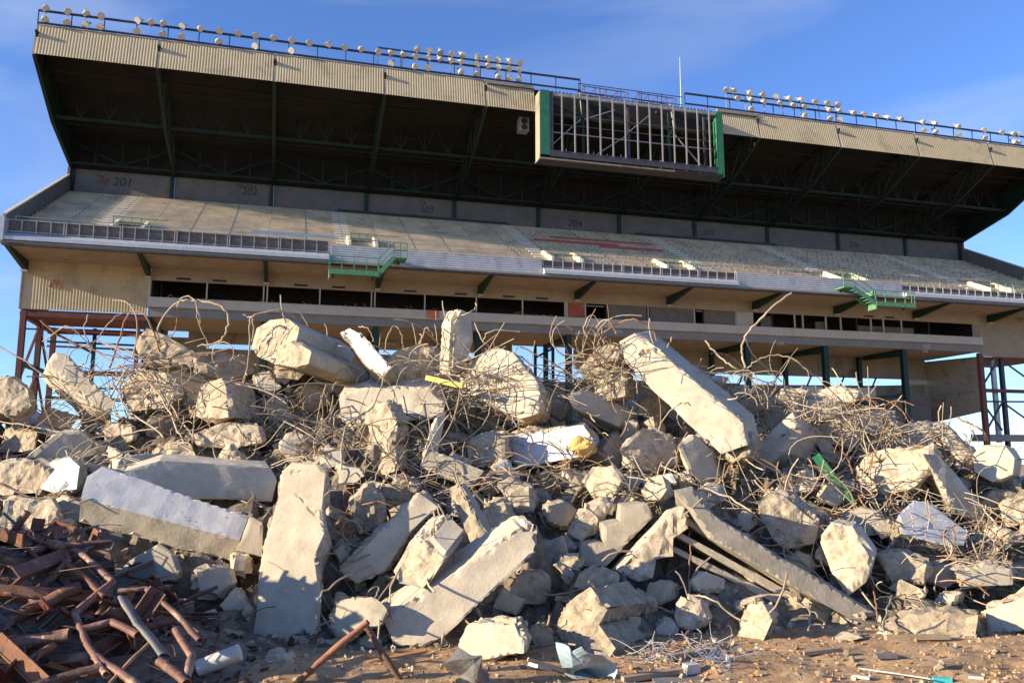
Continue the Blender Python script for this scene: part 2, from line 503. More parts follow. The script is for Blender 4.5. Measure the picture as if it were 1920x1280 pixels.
for u in BAY:
    a = max(0.06, min(L - 0.06, u))
    part(MB().prism([(0.015, 28.82), (0.13, 28.82), (0.69, 31.17), (0.565, 31.17)], 0, a - 0.085, a + 0.085), 'fascia_joint', 'beige_wall', GS)
part(MB().box(35.35, 51.4, 0.5, 0.6, 28.8, 30.9), 'fascia_backing', 'roof_deck', GS)

# --- rear wall of the upper level, with green posts
for i in range(11):
    a, b = BAY[i], BAY[i + 1]
    part(MB().box(a + 0.02, b - 0.02, 11.8, 12.0, 22.6, 24.98), 'rear_wall_panel', 'grey_wall', GS)
for u in BAY:
    a = max(0.2, min(L - 0.2, u - 0.15))
    part(MB().box(a - 0.16, a + 0.16, 11.6, 11.79, 23.0, 25.2), 'rear_post', 'green_steel', GS)

# --- stepped seating
NR = 18
V0, Z0, DV, DZ = -2.0, 16.05, 0.767, 0.40
def seat_z(v):
    return Z0 + DZ * max(0, math.floor((v - V0) / DV))
for i in range(11):
    a, b = BAY[i] + (0.14 if i == 0 else 0.012), BAY[i + 1] - (0.14 if i == 10 else 0.012)
    prof = []
    for r in range(NR):
        prof += [(V0 + r * DV, Z0 + r * DZ - (DZ if r else 0)), (V0 + r * DV, Z0 + r * DZ)]
    prof += [(11.79, Z0 + (NR - 1) * DZ), (11.79, Z0 + (NR - 1) * DZ - 0.45), (V0, Z0 - 0.5)]
    prof = [q for j, q in enumerate(prof) if j == 0 or q != prof[j - 1]]
    me = MB()
    n = len(prof)
    vs = [(a, *q) for q in prof] + [(b, *q) for q in prof]
    fs = [(j, (j + 1) % n, n + (j + 1) % n, n + j) for j in range(n)]
    me.add(vs, fs)
    part(me, 'seating_tier', 'seating_concrete', GS)
    # dark joints running up the tiers
    for k in (1, 2):
        uu = a + (b - a) * k / 3
        jb = MB()
        for r in range(NR):
            v, z = V0 + r * DV, Z0 + r * DZ
            jb.box(uu - 0.04, uu + 0.04, v - 0.006, v + DV, z - DZ + 0.02, z + 0.006)
        part(jb, 'tier_joint', 'grey_beam', GS)
# aisles with painted nosings
for ua, lo in ((5.0, 2), (21.0, 3), (36.0, 2), (50.0, 2), (61.8, 1), (76.0, 2)):
    for r in range(lo, NR):
        v, z = V0 + r * DV, Z0 + r * DZ
        part(MB().box(ua - 0.55, ua + 0.55, v - 0.34, v, z - DZ + 0.005, z - DZ * 0.5), 'aisle_step', 'aisle_paint', GS)
# stubs of removed seats: far too many to count
sb = MB()
for r in range(1, NR):
    v, z = V0 + r * DV, Z0 + r * DZ
    u = 1.0
    while u < L - 1:
        keep = 0.0 if u < 34 else 0.42
        if rnd.random() < keep:
            sb.box(u - 0.04, u + 0.04, v - 0.06, v - 0.004, z - 0.24, z - 0.08)
        u += 0.56
tag(part(sb, 'seat_bracket', 'grey_beam', GS), kind='stuff')
# vomitory walls near the front of the tiers
for (ua, ub, vv, zz) in ((5.7, 7.6, 0.6, 17.35), (21.3, 23.2, 0.4, 17.3), (36.4, 38.8, 0.2, 17.15), (45.9, 48.3, 0.2, 17.1), (61.4, 64.0, -0.4, 16.9), (76.6, 79.2, -0.4, 16.9)):
    for w in (ua, ub):
        part(MB().prism([(vv - 1.0, zz - 1.2), (vv + 1.8, zz - 0.5), (vv + 1.8, zz + 0.95), (vv + 1.2, zz + 0.95), (vv - 1.0, zz - 0.1)], 0, w - 0.1, w + 0.1), 'entry_wall', 'cream_wall', GS)
    part(MB().box(ua + 0.1, ub - 0.1, vv + 1.0, vv + 1.15, zz - 0.7, zz + 0.75), 'entry_recess', 'dark_panel', GS)
    rb = MB()
    for k in range(4):
        uu = ua + 0.1 + (ub - ua - 0.2) * k / 3
        rb.bar((uu, vv - 0.9, zz - 0.6), (uu, vv - 0.9, zz + 0.55), 0.05)
    rb.bar((ua, vv - 0.9, zz + 0.55), (ub + 1.6, vv - 0.9, zz + 0.5), 0.05)
    rb.bar((ua, vv - 0.9, zz + 0.15), (ub + 1.6, vv - 0.9, zz + 0.1), 0.04)
    part(rb, 'entry_rail', 'stair_green', GS)
# sloping end walls of the tiers
for a in (-0.12, L - 0.06):
    pl = [(-2.35, 15.3), (11.9, 22.4), (11.9, 25.0), (11.4, 25.0), (11.4, 24.25), (-2.3, 16.95)]
    part(MB().prism(pl, 0, a, a + 0.18), 'end_wall', 'grey_wall', GS)
    part(MB().prism([(-2.35, 16.96), (11.3, 24.22), (11.3, 24.32), (-2.35, 17.06)], 0, a - 0.04, a + 0.22), 'end_coping', 'pale_slab', GS)

# --- front edge of the upper level: boxed panels and flat sheets
def boxed(u0, u1, n, posts, zt=16.72):
    part(MB().box(u0, u1, -2.12, -2.02, 15.9, zt), 'front_backing', 'dark_panel', GS)
    part(MB().prism([(-2.75, 15.28), (-2.02, 15.28), (-2.02, 15.88), (-2.12, 15.88), (-2.75, 15.5)], 0, u0, u1), 'front_ledge', 'galvanised', GS)
    part(MB().box(u0, u1, -2.2, -2.13, zt - 0.06, zt), 'front_rail', 'grey_steel', GS)
    part(MB().box(u0, u1, -2.2, -2.13, 15.9, 15.97), 'front_rail', 'grey_steel', GS)
    st = (u1 - u0) / n
    for i in range(n + 1):
        for d in ((-0.07, 0.07) if 0 < i < n else (0.04 if i == 0 else -0.04,)):
            c = u0 + i * st + d
            part(MB().box(c - 0.035, c + 0.035, -2.27, -2.205, 15.86, zt + 0.02), 'front_post', 'grey_steel', GS)
    for i in range(n):
        for k in range(1, posts):
            c = u0 + (i + k / posts) * st
            mb = MB().box(c - 0.03, c + 0.03, -2.26, -2.205, 15.7, zt)
            mb.bar((c, -2.24, 15.72), (c, -2.6, 15.42), 0.04)
            part(mb, 'front_stay', 'grey_steel', GS)
boxed(0.15, 19.8, 6, 4)
boxed(35.15, 51.0, 5, 4, 16.42)
boxed(66.5, L - 0.1, 6, 4, 16.3)
for a, b in ((19.85, 35.1), (51.05, 66.45)):
    part(corr_h(a, b, 15.3, 16.42, -2.3), 'front_sheet', 'grey_cladding', GS)
    part(MB().box(a, b, -2.28, -2.0, 16.425, 16.5), 'front_coping', 'seating_concrete', GS)
part(MB().box(-0.2, 0.14, -2.8, -2.0, 15.2, 16.75), 'corner_plate', 'galvanised', GS)
# thin hand rail along the front row
hb = MB()
u = 0.5
while u < L:
    hb.bar((u, -1.9, 16.05), (u, -1.9, 17.0), 0.04)
    u += 3.9
hb.bar((0.4, -1.9, 17.0), (L - 0.4, -1.9, 17.0), 0.035)
part(hb, 'hand_rail', 'grey_steel', GS)

# --- underside of the upper level and its brackets
part(MB().box(0.02, L - 0.02, -2.6, 2.7, 15.12, 15.24), 'soffit', 'soffit', GS)
part(MB().box(0.02, L - 0.02, -2.7, -2.3, 14.98, 15.11), 'edge_beam', 'dark_frame', GS)
for k in range(8):
    part(MB().box(0.02, L - 0.02, -2.0 + k * 0.5, -1.985 + k * 0.5, 15.095, 15.118), 'soffit_joint', 'grey_beam', GS)
for u in BAY:
    a = max(0.15, min(L - 0.15, u))
    part(MB().prism([(-2.6, 15.1), (2.2, 15.1), (2.2, 14.42), (1.7, 14.42)], 0, a - 0.13, a + 0.13), 'bracket', 'green_steel', GS)
    part(MB().box(a - 0.2, a + 0.2, 1.75, 2.18, 14.28, 14.41), 'bracket_shoe', 'pale_slab', GS)
# --- middle level: header, window band, slab, beam
part(MB().box(7.97, 78.6, 2.2, 2.4, 14.24, 15.11), 'header_wall', 'soffit', GS)
for u in (9.6, 12.0, 17.6, 20.3, 25.6, 29.5, 33.3, 36.0, 66.2, 68.4):
    part(MB().box(u, u + 0.95, 2.17, 2.199, 14.36, 14.5), 'wall_vent', 'black_paint', GS)
part(MB().box(7.9, 78.6, 1.95, 2.35, 12.32, 13.0), 'slab_band', 'pale_slab', GS)
part(MB().box(7.9, 78.6, 2.22, 2.5, 11.66, 12.31), 'spandrel_beam', 'grey_beam', GS)
part(MB().box(7.9, 78.6, 2.36, 8.9, 12.6, 12.98), 'floor_slab', 'beige_wall', GS)
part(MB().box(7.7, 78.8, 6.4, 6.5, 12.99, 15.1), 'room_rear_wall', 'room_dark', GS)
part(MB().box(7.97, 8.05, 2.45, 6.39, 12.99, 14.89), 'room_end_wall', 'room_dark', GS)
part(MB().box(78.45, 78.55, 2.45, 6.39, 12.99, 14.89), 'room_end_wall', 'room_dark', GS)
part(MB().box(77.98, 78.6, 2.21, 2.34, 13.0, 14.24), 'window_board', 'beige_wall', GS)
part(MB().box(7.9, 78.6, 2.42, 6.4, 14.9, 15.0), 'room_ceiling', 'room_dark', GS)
for u in (7.95, 11.65, 15.5, 15.75, 19.45, 23.2, 23.45, 27.2, 31.2, 34.9, 38.4):
    part(MB().box(u - 0.05, u + 0.05, 2.24, 2.34, 13.0, 14.24), 'window_mullion', 'pale_slab', GS)
for a, b, m_ in ((42.0, 45.4, 'grey_wall'), (45.7, 49.6, 'grey_wall'), (50.6, 53.4, 'grey_wall'), (53.6, 55.2, 'pale_slab'), (38.6, 40.0, 'red_plank')):
    part(MB().box(a, b, 2.26, 2.34, 13.0, 14.23), 'window_board', m_, GS)
for a in (38.55, 40.1, 41.9, 45.55, 49.7, 50.5, 53.5, 57.0, 59.2, 60.0, 62.3, 63.8, 65.4, 66.9, 68.2, 70.1, 73.0, 77.9):
    part(MB().box(a - 0.06, a + 0.06, 2.23, 2.33, 13.0, 14.24), 'window_mullion', rnd.choice(['green_steel', 'grey_steel', 'pale_slab']), GS)
for a, b in ((57.0, 58.2), (62.5, 63.7), (66.9, 72.9)):
    part(MB().box(a, b, 4.0, 4.1, 13.0, rnd.uniform(13.8, 14.5)), 'room_partition', 'beige_wall', GS)
for a, z in ((39.8, 14.0), (49.9, 14.05)):
    part(MB().box(a, a + 1.9 if a < 45 else a + 0.5, 2.22, 2.25, z, z + 0.08), 'window_rail', 'grey_steel', GS)
# junk left lying in the open rooms
for k in range(26):
    u = rnd.uniform(8.5, 38)
    m_ = rnd.choice(['red_plank', 'wood', 'grey_steel', 'dark_panel'])
    jb = MB()
    for j in range(3):
        x = u + rnd.uniform(-0.8, 0.8)
        jb.bar((x, 2.6 + j * 0.3, 13.02), (x + rnd.uniform(-0.9, 0.9), 3.2 + rnd.random(), 13.1 + rnd.random() * 0.45), 0.09, 0.07)
    part(jb, 'room_debris', m_, GS)
# --- lower concourse
part(MB().box(7.9, 78.6, 2.6, 8.9, 11.7, 11.82), 'lower_soffit', 'soffit', GS)
for u in (7.9, 15.65, 23.6, 31.4, 38.75, 46.6, 54.6, 62.2, 70.3):
    mb = MB()
    mb.box(u - 0.22, u + 0.22, 2.3, 2.36, 0, 11.64); mb.box(u - 0.22, u + 0.22, 2.7, 2.76, 0, 11.64); mb.box(u - 0.04, u + 0.04, 2.361, 2.699, 0, 11.64)
    part(mb, 'column', 'green_steel', GS)
    part(MB().prism([(2.8, 11.66), (7.8, 11.66), (7.8, 11.3), (2.8, 11.05)], 0, u - 0.12, u + 0.12), 'lower_bracket', 'green_steel', GS)
    mb = MB()
    mb.box(u - 0.18, u + 0.18, 8.3, 8.36, 0, 12.5); mb.box(u - 0.18, u + 0.18, 8.6, 8.66, 0, 12.5); mb.box(u - 0.04, u + 0.04, 8.361, 8.599, 0, 12.5)
    part(mb, 'rear_column', 'green_steel', GS)
# rear panels with the openings the sky shows through
def panel(u0, u1, z0, z1, m_='beige_wall', v=9.0):
    part(MB().box(u0, u1, v, v + 0.15, z0, z1), 'rear_panel', m_, GS)
panel(7.0, 8.35, 0, 12.55); panel(8.36, 9.85, 0.0, 11.25); panel(8.36, 9.85, 12.05, 12.55); panel(9.86, 11.2, 0, 12.55)
panel(11.21, 35.9, 10.85, 12.55); panel(11.21, 35.9, 0.0, 10.45)
panel(41.5, 78.4, 9.75, 12.5); panel(41.5, 57.5, 0, 8.9, 'grey_wall'); 
part(MB().prism([(57.6, 0), (78.3, 0), (78.3, 9.3), (72.0, 9.05), (57.6, 8.8)], 1, 9.0, 9.15), 'rear_panel', 'beige_wall', GS)
part(MB().box(35.95, 41.45, 8.9, 9.05, 11.62, 12.5), 'rear_panel', 'beige_wall', GS)
part(MB().box(35.95, 41.45, 8.9, 9.05, 0, 8.6), 'rear_panel', 'grey_wall', GS)
for u in (37.9, 39.5):
    part(MB().box(u - 0.12, u + 0.12, 8.7, 8.88, 8, 11.7), 'rear_post', 'green_steel', GS)
part(MB().bar((37.9, 8.8, 10.6), (39.4, 8.8, 11.4), 0.18), 'rear_brace', 'green_steel', GS)
for u, w in ((24.0, 1.9), (58.0, 1.2), (60.4, .8), (62.6, 1.8)):
    part(MB().box(u, u + w, 8.94, 8.99, 11.06 if u > 40 else 11.3, 11.17 if u > 40 else 11.42), 'light_slot', 'white_plastic', GS)
for k in range(9):
    u = 43 + k * 3.6
    part(MB().bar((u, 8.8, 8.7), (u + 0.6, 8.8, 9.8), 0.12), 'rear_brace', 'green_steel', GS)
# sheet panels lower down behind the right columns
for k, (u0, u1, z0, z1) in enumerate(((62.0, 70.0, 7.2, 8.5), (63.5, 70.1, 5.4, 6.9), (71.2, 76.0, 5.0, 8.0))):
    part(MB().box(u0, u1, 6.0, 6.1, z0, z1), 'lower_panel', ['pale_slab', 'beige_wall', 'grey_wall'][k], GS)
part(MB().bar((64.5, 5.0, 6.9), (70.3, 2.7, 7.6), 0.3, 0.35), 'raking_beam', 'green_steel', GS)
part(MB().box(58.0, 70.2, 5.6, 5.9, 6.9, 7.15), 'rail_beam', 'green_steel', GS)
part(MB().box(70.5, 76.0, 3.0, 3.15, 6.75, 6.9), 'rail_beam', 'red_steel', GS)
# return wall at the right end of the concourse
part(MB().prism([(2.5, 6.3), (11.4, 5.2), (11.4, 11.68), (2.5, 11.3)], 0, 78.45, 78.6), 'return_wall', 'beige_wall', GS)
part(MB().box(78.38, 78.45, 3.2, 10.5, 8.1, 8.18), 'return_wall_joint', 'grey_beam', GS)
part(MB().box(78.3, 78.75, 2.2, 2.55, 0, 11.6), 'corner_column', 'red_steel', GS)
# clad boxes at both ends
part(corr_v(0.02, 4.75, 11.82, 15.11, 2.2), 'end_cladding', 'cladding', GS)
part(corr_v(4.755, 7.8, 11.82, 15.11, 2.2), 'end_cladding', 'cladding', GS)
part(MB().box(7.8, 7.96, 2.1, 2.5, 12.3, 14.95), 'cladding_edge', 'pale_slab', GS)
part(MB().box(-0.08, 0.02, 2.15, 8.8, 11.82, 15.1), 'end_side_wall', 'beige_wall', GS)
part(MB().box(0.02, 7.75, 2.5, 8.8, 11.72, 11.81), 'end_soffit', 'red_steel', GS)
part(MB().box(78.61, L, 2.2, 2.35, 11.3, 15.11), 'end_cladding', 'beige_wall', GS)
part(MB().box(78.65, L, 2.4, 8.8, 11.2, 11.29), 'end_soffit', 'red_steel', GS)
part(MB().box(L - 0.08, L, 2.36, 8.8, 11.3, 15.11), 'end_side_wall', 'beige_wall', GS)
# --- writing on the walls
def writing(txt, u, z, v, size, m_, name='painted_number', slant=0.0):
    c = bpy.data.curves.new(name, 'FONT')
    c.body = txt
    c.size = size
    c.shear = slant
    c.extrude = 0.004
    c.offset = -0.004
    o = bpy.data.objects.new(name, c)
    col.objects.link(o)
    dg = bpy.context.evaluated_depsgraph_get()
    me = bpy.data.meshes.new_from_object(o.evaluated_get(dg))
    bpy.data.objects.remove(o)
    me.materials.clear(); me.materials.append(MATS[m_])
    me.transform(Matrix.Rotation(R(90), 4, 'X'))
    me.transform(Matrix.Translation((u, v, z)))
    o = bpy.data.objects.new(name, me)
    col.objects.link(o)
    o.parent = GS
    return o
def scribble(u, z, v, w, h, m_, n, seed):
    r = random.Random(seed)
    mb = MB()
    pts = [(u + w * (i / (n - 1)) + r.uniform(-.08, .08), v - 0.008, z + (h if i % 2 else 0) + r.uniform(-.12, .12)) for i in range(n)]
    for i in range(n - 1):
        mb.bar(pts[i], pts[i + 1], 0.012, 0.075, up=(0, 1, 0))
    part(mb, 'spray_mark', m_, GS)
for (x, y, t, s) in ((210, 348, '201', 1.0), (452, 364, '202', 0.85), (786, 397, '203', 0.85), (1064, 424, '204', 0.95), (1318, 440, '205', 0.8), (1592, 462, '206', 0.8)):
    u, z = on_v(x, y, 11.79)
    writing(t, u, z, 11.785, s, 'black_paint', slant=0.15)
u, z = on_v(186, 344, 11.79); scribble(u, z, 11.79, 0.8, 0.5, 'orange_paint', 9, 1)
u, z = on_v(180, 332, 11.79); scribble(u, z, 11.79, 0.6, 0.25, 'black_paint', 7, 2)
u, z = on_v(440, 350, 11.79); scribble(u, z, 11.79, 1.7, 0.25, 'black_paint', 9, 3)
u, z = on_v(785, 382, 11.79); scribble(u, z, 11.79, 0.7, 0.3, 'red_plank', 7, 4)
u, z = on_v(1066, 408, 11.79); scribble(u, z, 11.79, 0.9, 0.2, 'red_plank', 7, 5)
u, z = on_v(90, 540, 2.19); scribble(u, z, 2.19, 0.9, 0.55, 'orange_paint', 8, 6)
for (x, y, t, s, v) in ((1150, 624, '104', 0.5, 2.21), (1445, 628, '105', 0.85, 1.945), (1455, 646, '104', 0.5, 2.21), (1729, 652, '105', 0.6, 1.945), (1729, 660, '104', 0.42, 2.21)):
    u, z = on_v(x, y, v)
    writing(t, u, z - 0.05, v, s, 'chalk')
u, z = on_v(800, 578, 1.94)
part(MB().box(u, u + 0.95, 1.9, 1.94, 12.4, 12.99), 'orange_board', 'orange_paint', GS)

# ================================================================== STEEL FRAMES AT THE ENDS
FR = stand_empty('steel_end_frame')
tag(FR, 'rusty red open steel frame under the corrugated left end of the grandstand', 'steel frame')
def hcol(u, v, z0, z1, w=0.3):
    mb = MB()
    mb.box(u - w / 2, u + w / 2, v - w / 2, v - w / 2 + 0.04, z0, z1)
    mb.box(u - w / 2, u + w / 2, v + w / 2 - 0.04, v + w / 2, z0, z1)
    mb.box(u - 0.03, u + 0.03, v - w / 2 + 0.041, v + w / 2 - 0.041, z0, z1)
    return mb
for u, v, z in ((0.2, 2.4, 11.7), (0.25, 6.1, 11.7), (0.3, 9.6, 11.7), (3.2, 9.2, 11.7), (7.3, 2.5, 11.7), (7.2, 9.3, 5.0)):
    part(hcol(u, v, 0, z, 0.34 if u < 1 else 0.24), 'column', 'red_steel' if u < 3 or u > 7 else 'green_steel', FR)
for p, q, w, m_ in (((0, 2.4, 11.5), (7.8, 2.4, 11.5), 0.32, 'red_steel'), ((0, 9.2, 11.4), (7.6, 9.2, 11.4), 0.4, 'red_steel'), ((0.2, 2.4, 11.4), (0.2, 9.4, 11.4), 0.3, 'red_steel'),
                    ((0.2, 2.4, 8.2), (0.2, 9.4, 8.2), 0.3, 'green_steel'), ((0.2, 9.2, 8.3), (7.4, 9.2, 8.3), 0.34, 'red_steel'), ((0.2, 2.4, 10.5), (7.5, 2.4, 10.4), 0.1, 'red_steel'),
                    ((0, 9.2, 10.6), (7.5, 9.2, 10.5), 0.14, 'green_steel'), ((0, 9.2, 10.25), (7.5, 9.2, 10.15), 0.14, 'red_steel'), ((0.2, 9.2, 6.4), (7.4, 9.2, 6.3), 0.24, 'green_steel'), ((0.3, 9.2, 7.2), (7.4, 9.2, 7.15), 0.12, 'green_steel')):
    part(MB().bar(p, q, w, w), 'beam', m_, FR)
for p, q in (((0.2, 2.5, 7.0), (0.25, 6.0, 11.2)), ((0.25, 6.2, 11.2), (0.3, 9.5, 7.4)), ((0.2, 2.5, 4.0), (0.25, 6.0, 7.6)), ((0.25, 6.2, 8.0), (0.3, 9.5, 4.2)), ((0.25, 6.1, 11.3), (3.2, 9.2, 9.8)), ((1.4, 2.4, 11.3), (1.4, 2.4, 10.0))):
    part(MB().bar(p, q, 0.14, 0.14), 'brace', 'red_steel', FR)
TW = stand_empty('braced_steel_tower')
tag(TW, 'cross-braced steel tower standing under the right end of the grandstand', 'steel frame')
TU = 81.2
part(hcol(TU + 0.2, 2.9, 0, 11.2, 0.34), 'column', 'dark_frame', TW)
part(MB().box(TU - 0.75, TU - 0.3, 3.0, 3.25, 3.5, 11.2), 'column_casing', 'galvanised', TW)
part(hcol(86.0, 2.9, 0, 11.2, 0.34), 'column', 'red_steel', TW)
part(MB().bar((78.8, 2.6, 8.2), (86.4, 2.6, 8.2), 0.3, 0.32), 'beam', 'red_steel', TW)
part(MB().bar((78.8, 2.7, 7.2), (86.4, 2.7, 7.3), 0.16, 0.16), 'beam', 'dark_frame', TW)
part(MB().box(78.0, 86.5, 2.2, 3.6, 3.6, 4.2), 'platform', 'grey_beam', TW)
for p, q in (((78.9, 2.8, 8.5), (81.0, 2.8, 11.1)), ((81.4, 2.8, 11.1), (85.8, 2.8, 8.5)), ((78.9, 2.8, 4.4), (81.0, 2.8, 7.1)), ((81.4, 2.8, 7.0), (85.8, 2.8, 4.4)), ((78.9, 2.8, 7.0), (80.8, 2.8, 4.6)), ((78.8, 2.8, 10.6), (80.4, 2.8, 11.1))):
    part(MB().bar(p, q, 0.13, 0.13), 'brace', 'dark_frame', TW)

# ================================================================== THINGS ON THE GRANDSTAND
# floodlight racks
def flood(parent, u, v, z, seed):
    r = random.Random(seed)
    tilt = r.uniform(0.45, 0.95)
    yaw = r.uniform(-0.6, 0.6)
    d = Vector((math.sin(yaw) * math.cos(tilt), -math.cos(yaw) * math.cos(tilt), -math.sin(tilt)))
    c = Vector((u, v - 0.1, z + 0.12))
    pts = [c - d * 0.40, c - d * 0.33, c - d * 0.22, c - d * 0.08, c + d * 0.08]
    h = MB().tube(pts, [0.05, 0.11, 0.19, 0.24, 0.25], 10)
    f = part(h, 'floodlight', 'lamp_metal', parent, True)
    b = MB().tube([c - d * 0.62, c - d * 0.4], 0.075, 8)
    b.bar(c - d * 0.5, (u, v, z - 0.15), 0.07)
    part(b, 'ballast', 'lamp_housing', f)
    return f
def rack(name, label, u0, u1, tops, ups, dbl, upper=None):
    e = stand_empty(name, u0, 0.62, 31.2)
    tag(e, label, 'floodlights', 'floodlight racks along the roof edge')
    du = u1 - u0
    def loc(mb): return mb
    zb, zt = 0.18, 1.08
    part(MB().bar((0, 0, zt), (du, 0, zt), 0.13, 0.13), 'top_rail', 'navy_steel', e)
    part(MB().bar((0, 0, zb), (du - (0.5 if u0 > 30 and u0 < 40 else 0), 0, zb), 0.11, 0.11), 'bottom_rail', 'navy_steel', e)
    n = int(du / 2.0)
    for i in range(n + 1):
        part(MB().bar((du * i / n, 0, 0), (du * i / n, 0, zt + (0.0 if i % 3 else 0.05)), 0.06), 'post', 'navy_steel', e)
    for k, uu in enumerate(tops):
        flood(e, uu - u0, 0, zt, int(u0 * 10) + k)
        if k in dbl:
            flood(e, uu - u0, 0, zb + 0.1, int(u0 * 10) + k + 500)
    if upper:
        a, b, lamps = upper
        part(MB().bar((a - u0, 0.5, 1.85), (b - u0, 0.5, 1.85), 0.1, 0.1), 'upper_rail', 'navy_steel', e)
        m = 6
        for i in range(m + 1):
            uu = a + (b - a) * i / m
            part(MB().bar((uu - u0, 0.5, 0), (uu - u0, 0.5, 1.85), 0.06), 'upper_post', 'grey_steel', e)
        for k, uu in enumerate(lamps):
            flood(e, uu - u0, 0.4, 1.9, int(u0 * 10) + k + 900)
    return e
def us(xs, y=90, v=0.3):
    return [on_v(x, y, v)[0] for x in xs]
rack('floodlight_rack', 'long rack of round floodlights along the left half of the roof edge', 0.0, 39.3,
     us([76, 118, 154, 182, 252, 278, 301, 337, 373, 408, 443, 477, 511, 546, 579, 614, 646, 678, 710, 734, 757, 780, 804, 827, 848, 866, 896, 917, 936, 956, 975], 110),
     None, {0, 1, 2, 3, 4, 6, 7, 9, 11, 13, 19, 21, 22, 25, 26, 28, 29, 30},
     (23.1, 34.4, us([784, 808, 829, 850, 870, 899, 919, 938, 960, 979], 110)))
rack('floodlight_rack', 'rack of round floodlights along the right half of the roof edge', 48.6, L - 0.2,
     us([1388, 1413, 1438, 1467, 1492, 1513, 1560, 1578, 1605, 1624, 1647, 1669, 1694, 1735, 1757, 1800, 1848, 1881, 1903, 1912, 1935, 1960], 230),
     None, {1, 5, 6, 7, 13, 14, 15, 16, 18, 19},
     (52.8, 63.8, us([1370, 1384, 1415, 1439, 1463, 1489, 1511, 1537, 1560, 1580], 190)))
# video board stripped to its frame
SB = stand_empty('scoreboard_frame', 35.35, -1.2, 24.6)
tag(SB, 'empty video board frame with bare uprights and green ends hung on the roof', 'scoreboard frame')
w, zt, zl = 15.6, 5.45, 0.0
part(MB().box(0.0, 0.75, 0.0, 0.1, 0.35, zt + 0.1), 'end_panel', 'panel_green', SB)
part(MB().box(-0.06, -0.001, 0.0, 1.1, 0.0, zt), 'end_return', 'beige_wall', SB)
part(MB().box(w - 0.5, w, 0.0, 0.1, 0.2, zt + 0.1), 'end_panel', 'panel_green', SB)
part(MB().box(w + 0.001, w + 0.06, 0.0, 1.5, 0.0, zt), 'end_return', 'panel_green', SB)
part(MB().box(0.76, 1.05, 0.02, 0.3, 0.35, zt + 0.05), 'dark_edge', 'dark_frame', SB)
part(MB().box(0.76, w - 0.51, 0.0, 0.12, 0.25, 0.75), 'bottom_skirt', 'dark_frame', SB)
part(MB().box(0.76, w - 0.51, 0.05, 0.2, zt - 0.25, zt), 'top_rail', 'grey_steel', SB)
part(MB().box(0.0, w, 0.13, 1.6, 0.1, 0.2), 'floor_deck', 'dark_frame', SB)
part(MB().box(0.0, w * 0.72, -0.02, 0.16, 0.0, 0.08), 'floor_lip', 'beige_wall', SB)
for k in range(13):
    c = 1.75 + k * 1.055
    part(MB().box(c - 0.055, c + 0.055, -0.06, -0.005, 0.7, zt + 0.04), 'upright', 'grey_steel', SB)
for z in (1.1, 2.6, 3.3, 4.1):
    part(MB().box(0.8, w - 0.3, 1.0, 1.08, z, z + 0.08), 'inner_rail', 'dark_frame' if z != 2.6 else 'grey_steel', SB)
for c in (3.9, 7.8, 11.4, 14.6):
    part(MB().box(c - 0.1, c + 0.1, 1.1, 1.25, 0.2, zt), 'inner_post', 'green_steel' if c in (3.9, 11.4) else 'dark_frame', SB)
for a, za, b, zb in ((0.9, 1.2, 3.6, 3.9), (4.0, 4.0, 6.6, 5.1), (7.6, 3.2, 9.6, 5.0), (11.8, 3.6, 14.4, 0.9), (5.0, 1.2, 7.4, 2.9)):
    part(MB().bar((a, 1.05, za), (b, 1.05, zb), 0.07), 'inner_brace', 'grey_steel', SB)
for k in range(12):
    c = 1.2 + k * 1.15
    part(MB().box(c - 0.04, c + 0.04, 0.8, 0.86, 0.2, 0.2 + rnd.uniform(0.6, 1.1)), 'inner_stub', 'grey_steel', SB)
rb = MB()
for k in range(46):
    c = 1.0 + k * 0.305
    rb.box(c - 0.05, c + 0.05, 0.05, 0.12, zt + 0.001, zt + 0.14)
tag(part(rb, 'ragged_edge', 'dark_frame', SB), kind='stuff')
for c in (0.4, 5.5, 10.5, 15.2):
    part(MB().bar((c, 1.3, zt), (c, 2.0, zt + 0.3), 0.15), 'hanger', 'green_steel', SB)
mb = MB()
for z in (31.55, 32.25):
    mb.bar((39.3, 1.2, z), (48.7, 1.2, z - .05), 0.05)
for k in range(6):
    mb.bar((39.4 + k * 1.84, 1.2, 30.5), (39.4 + k * 1.84, 1.2, 32.25), 0.045)
one(mb, 'guard_rail', 'navy_steel', 44.0, 1.2, 30.5, 'thin guard rail on the roof behind the scoreboard frame', 'railing')
# antenna, walkway cages, loudspeaker
au, az = 49.5, 30.4
one(MB().tube([(au, 3, 29.8), (au, 3, 33.5), (au, 3, 36.8)], [0.07, 0.05, 0.025], 6), 'antenna_mast', 'white_plastic', au, 3, 29.8, 'slim white antenna mast rising above the scoreboard frame', 'antenna')
for i, (a, b, lab) in enumerate(((40.0, 43.9, 'left one of two tubular walkway cages on the roof above the scoreboard'), (44.9, 48.3, 'right one of two tubular walkway cages on the roof above the scoreboard'))):
    mb = MB()
    for v in (2.0, 3.2):
        for z in (31.2, 31.7, 32.5):
            mb.bar((a, v, z), (b, v, z - 0.1), 0.06)
        n = 4
        for k in range(n + 1):
            uu = a + (b - a) * k / n
            mb.bar((uu, v, 30.0), (uu + 0.2, v, 32.5), 0.045)
    for k in range(5):
        uu = a + (b - a) * k / 4
        mb.bar((uu + 0.2, 2.0, 32.45), (uu + 0.2, 3.2, 32.45), 0.045)
    one(mb, 'walkway_cage', 'red_steel', a, 2.5, 30.0, lab, 'cage', 'walkway cages')
mb = MB()
mb.box(34.45, 35.25, 1.5, 2.3, 27.85, 28.95)
sp = one(mb, 'loudspeaker', 'grey_steel', 34.85, 1.9, 27.85, 'grey box loudspeaker hanging under the roof left of the scoreboard frame', 'loudspeaker')
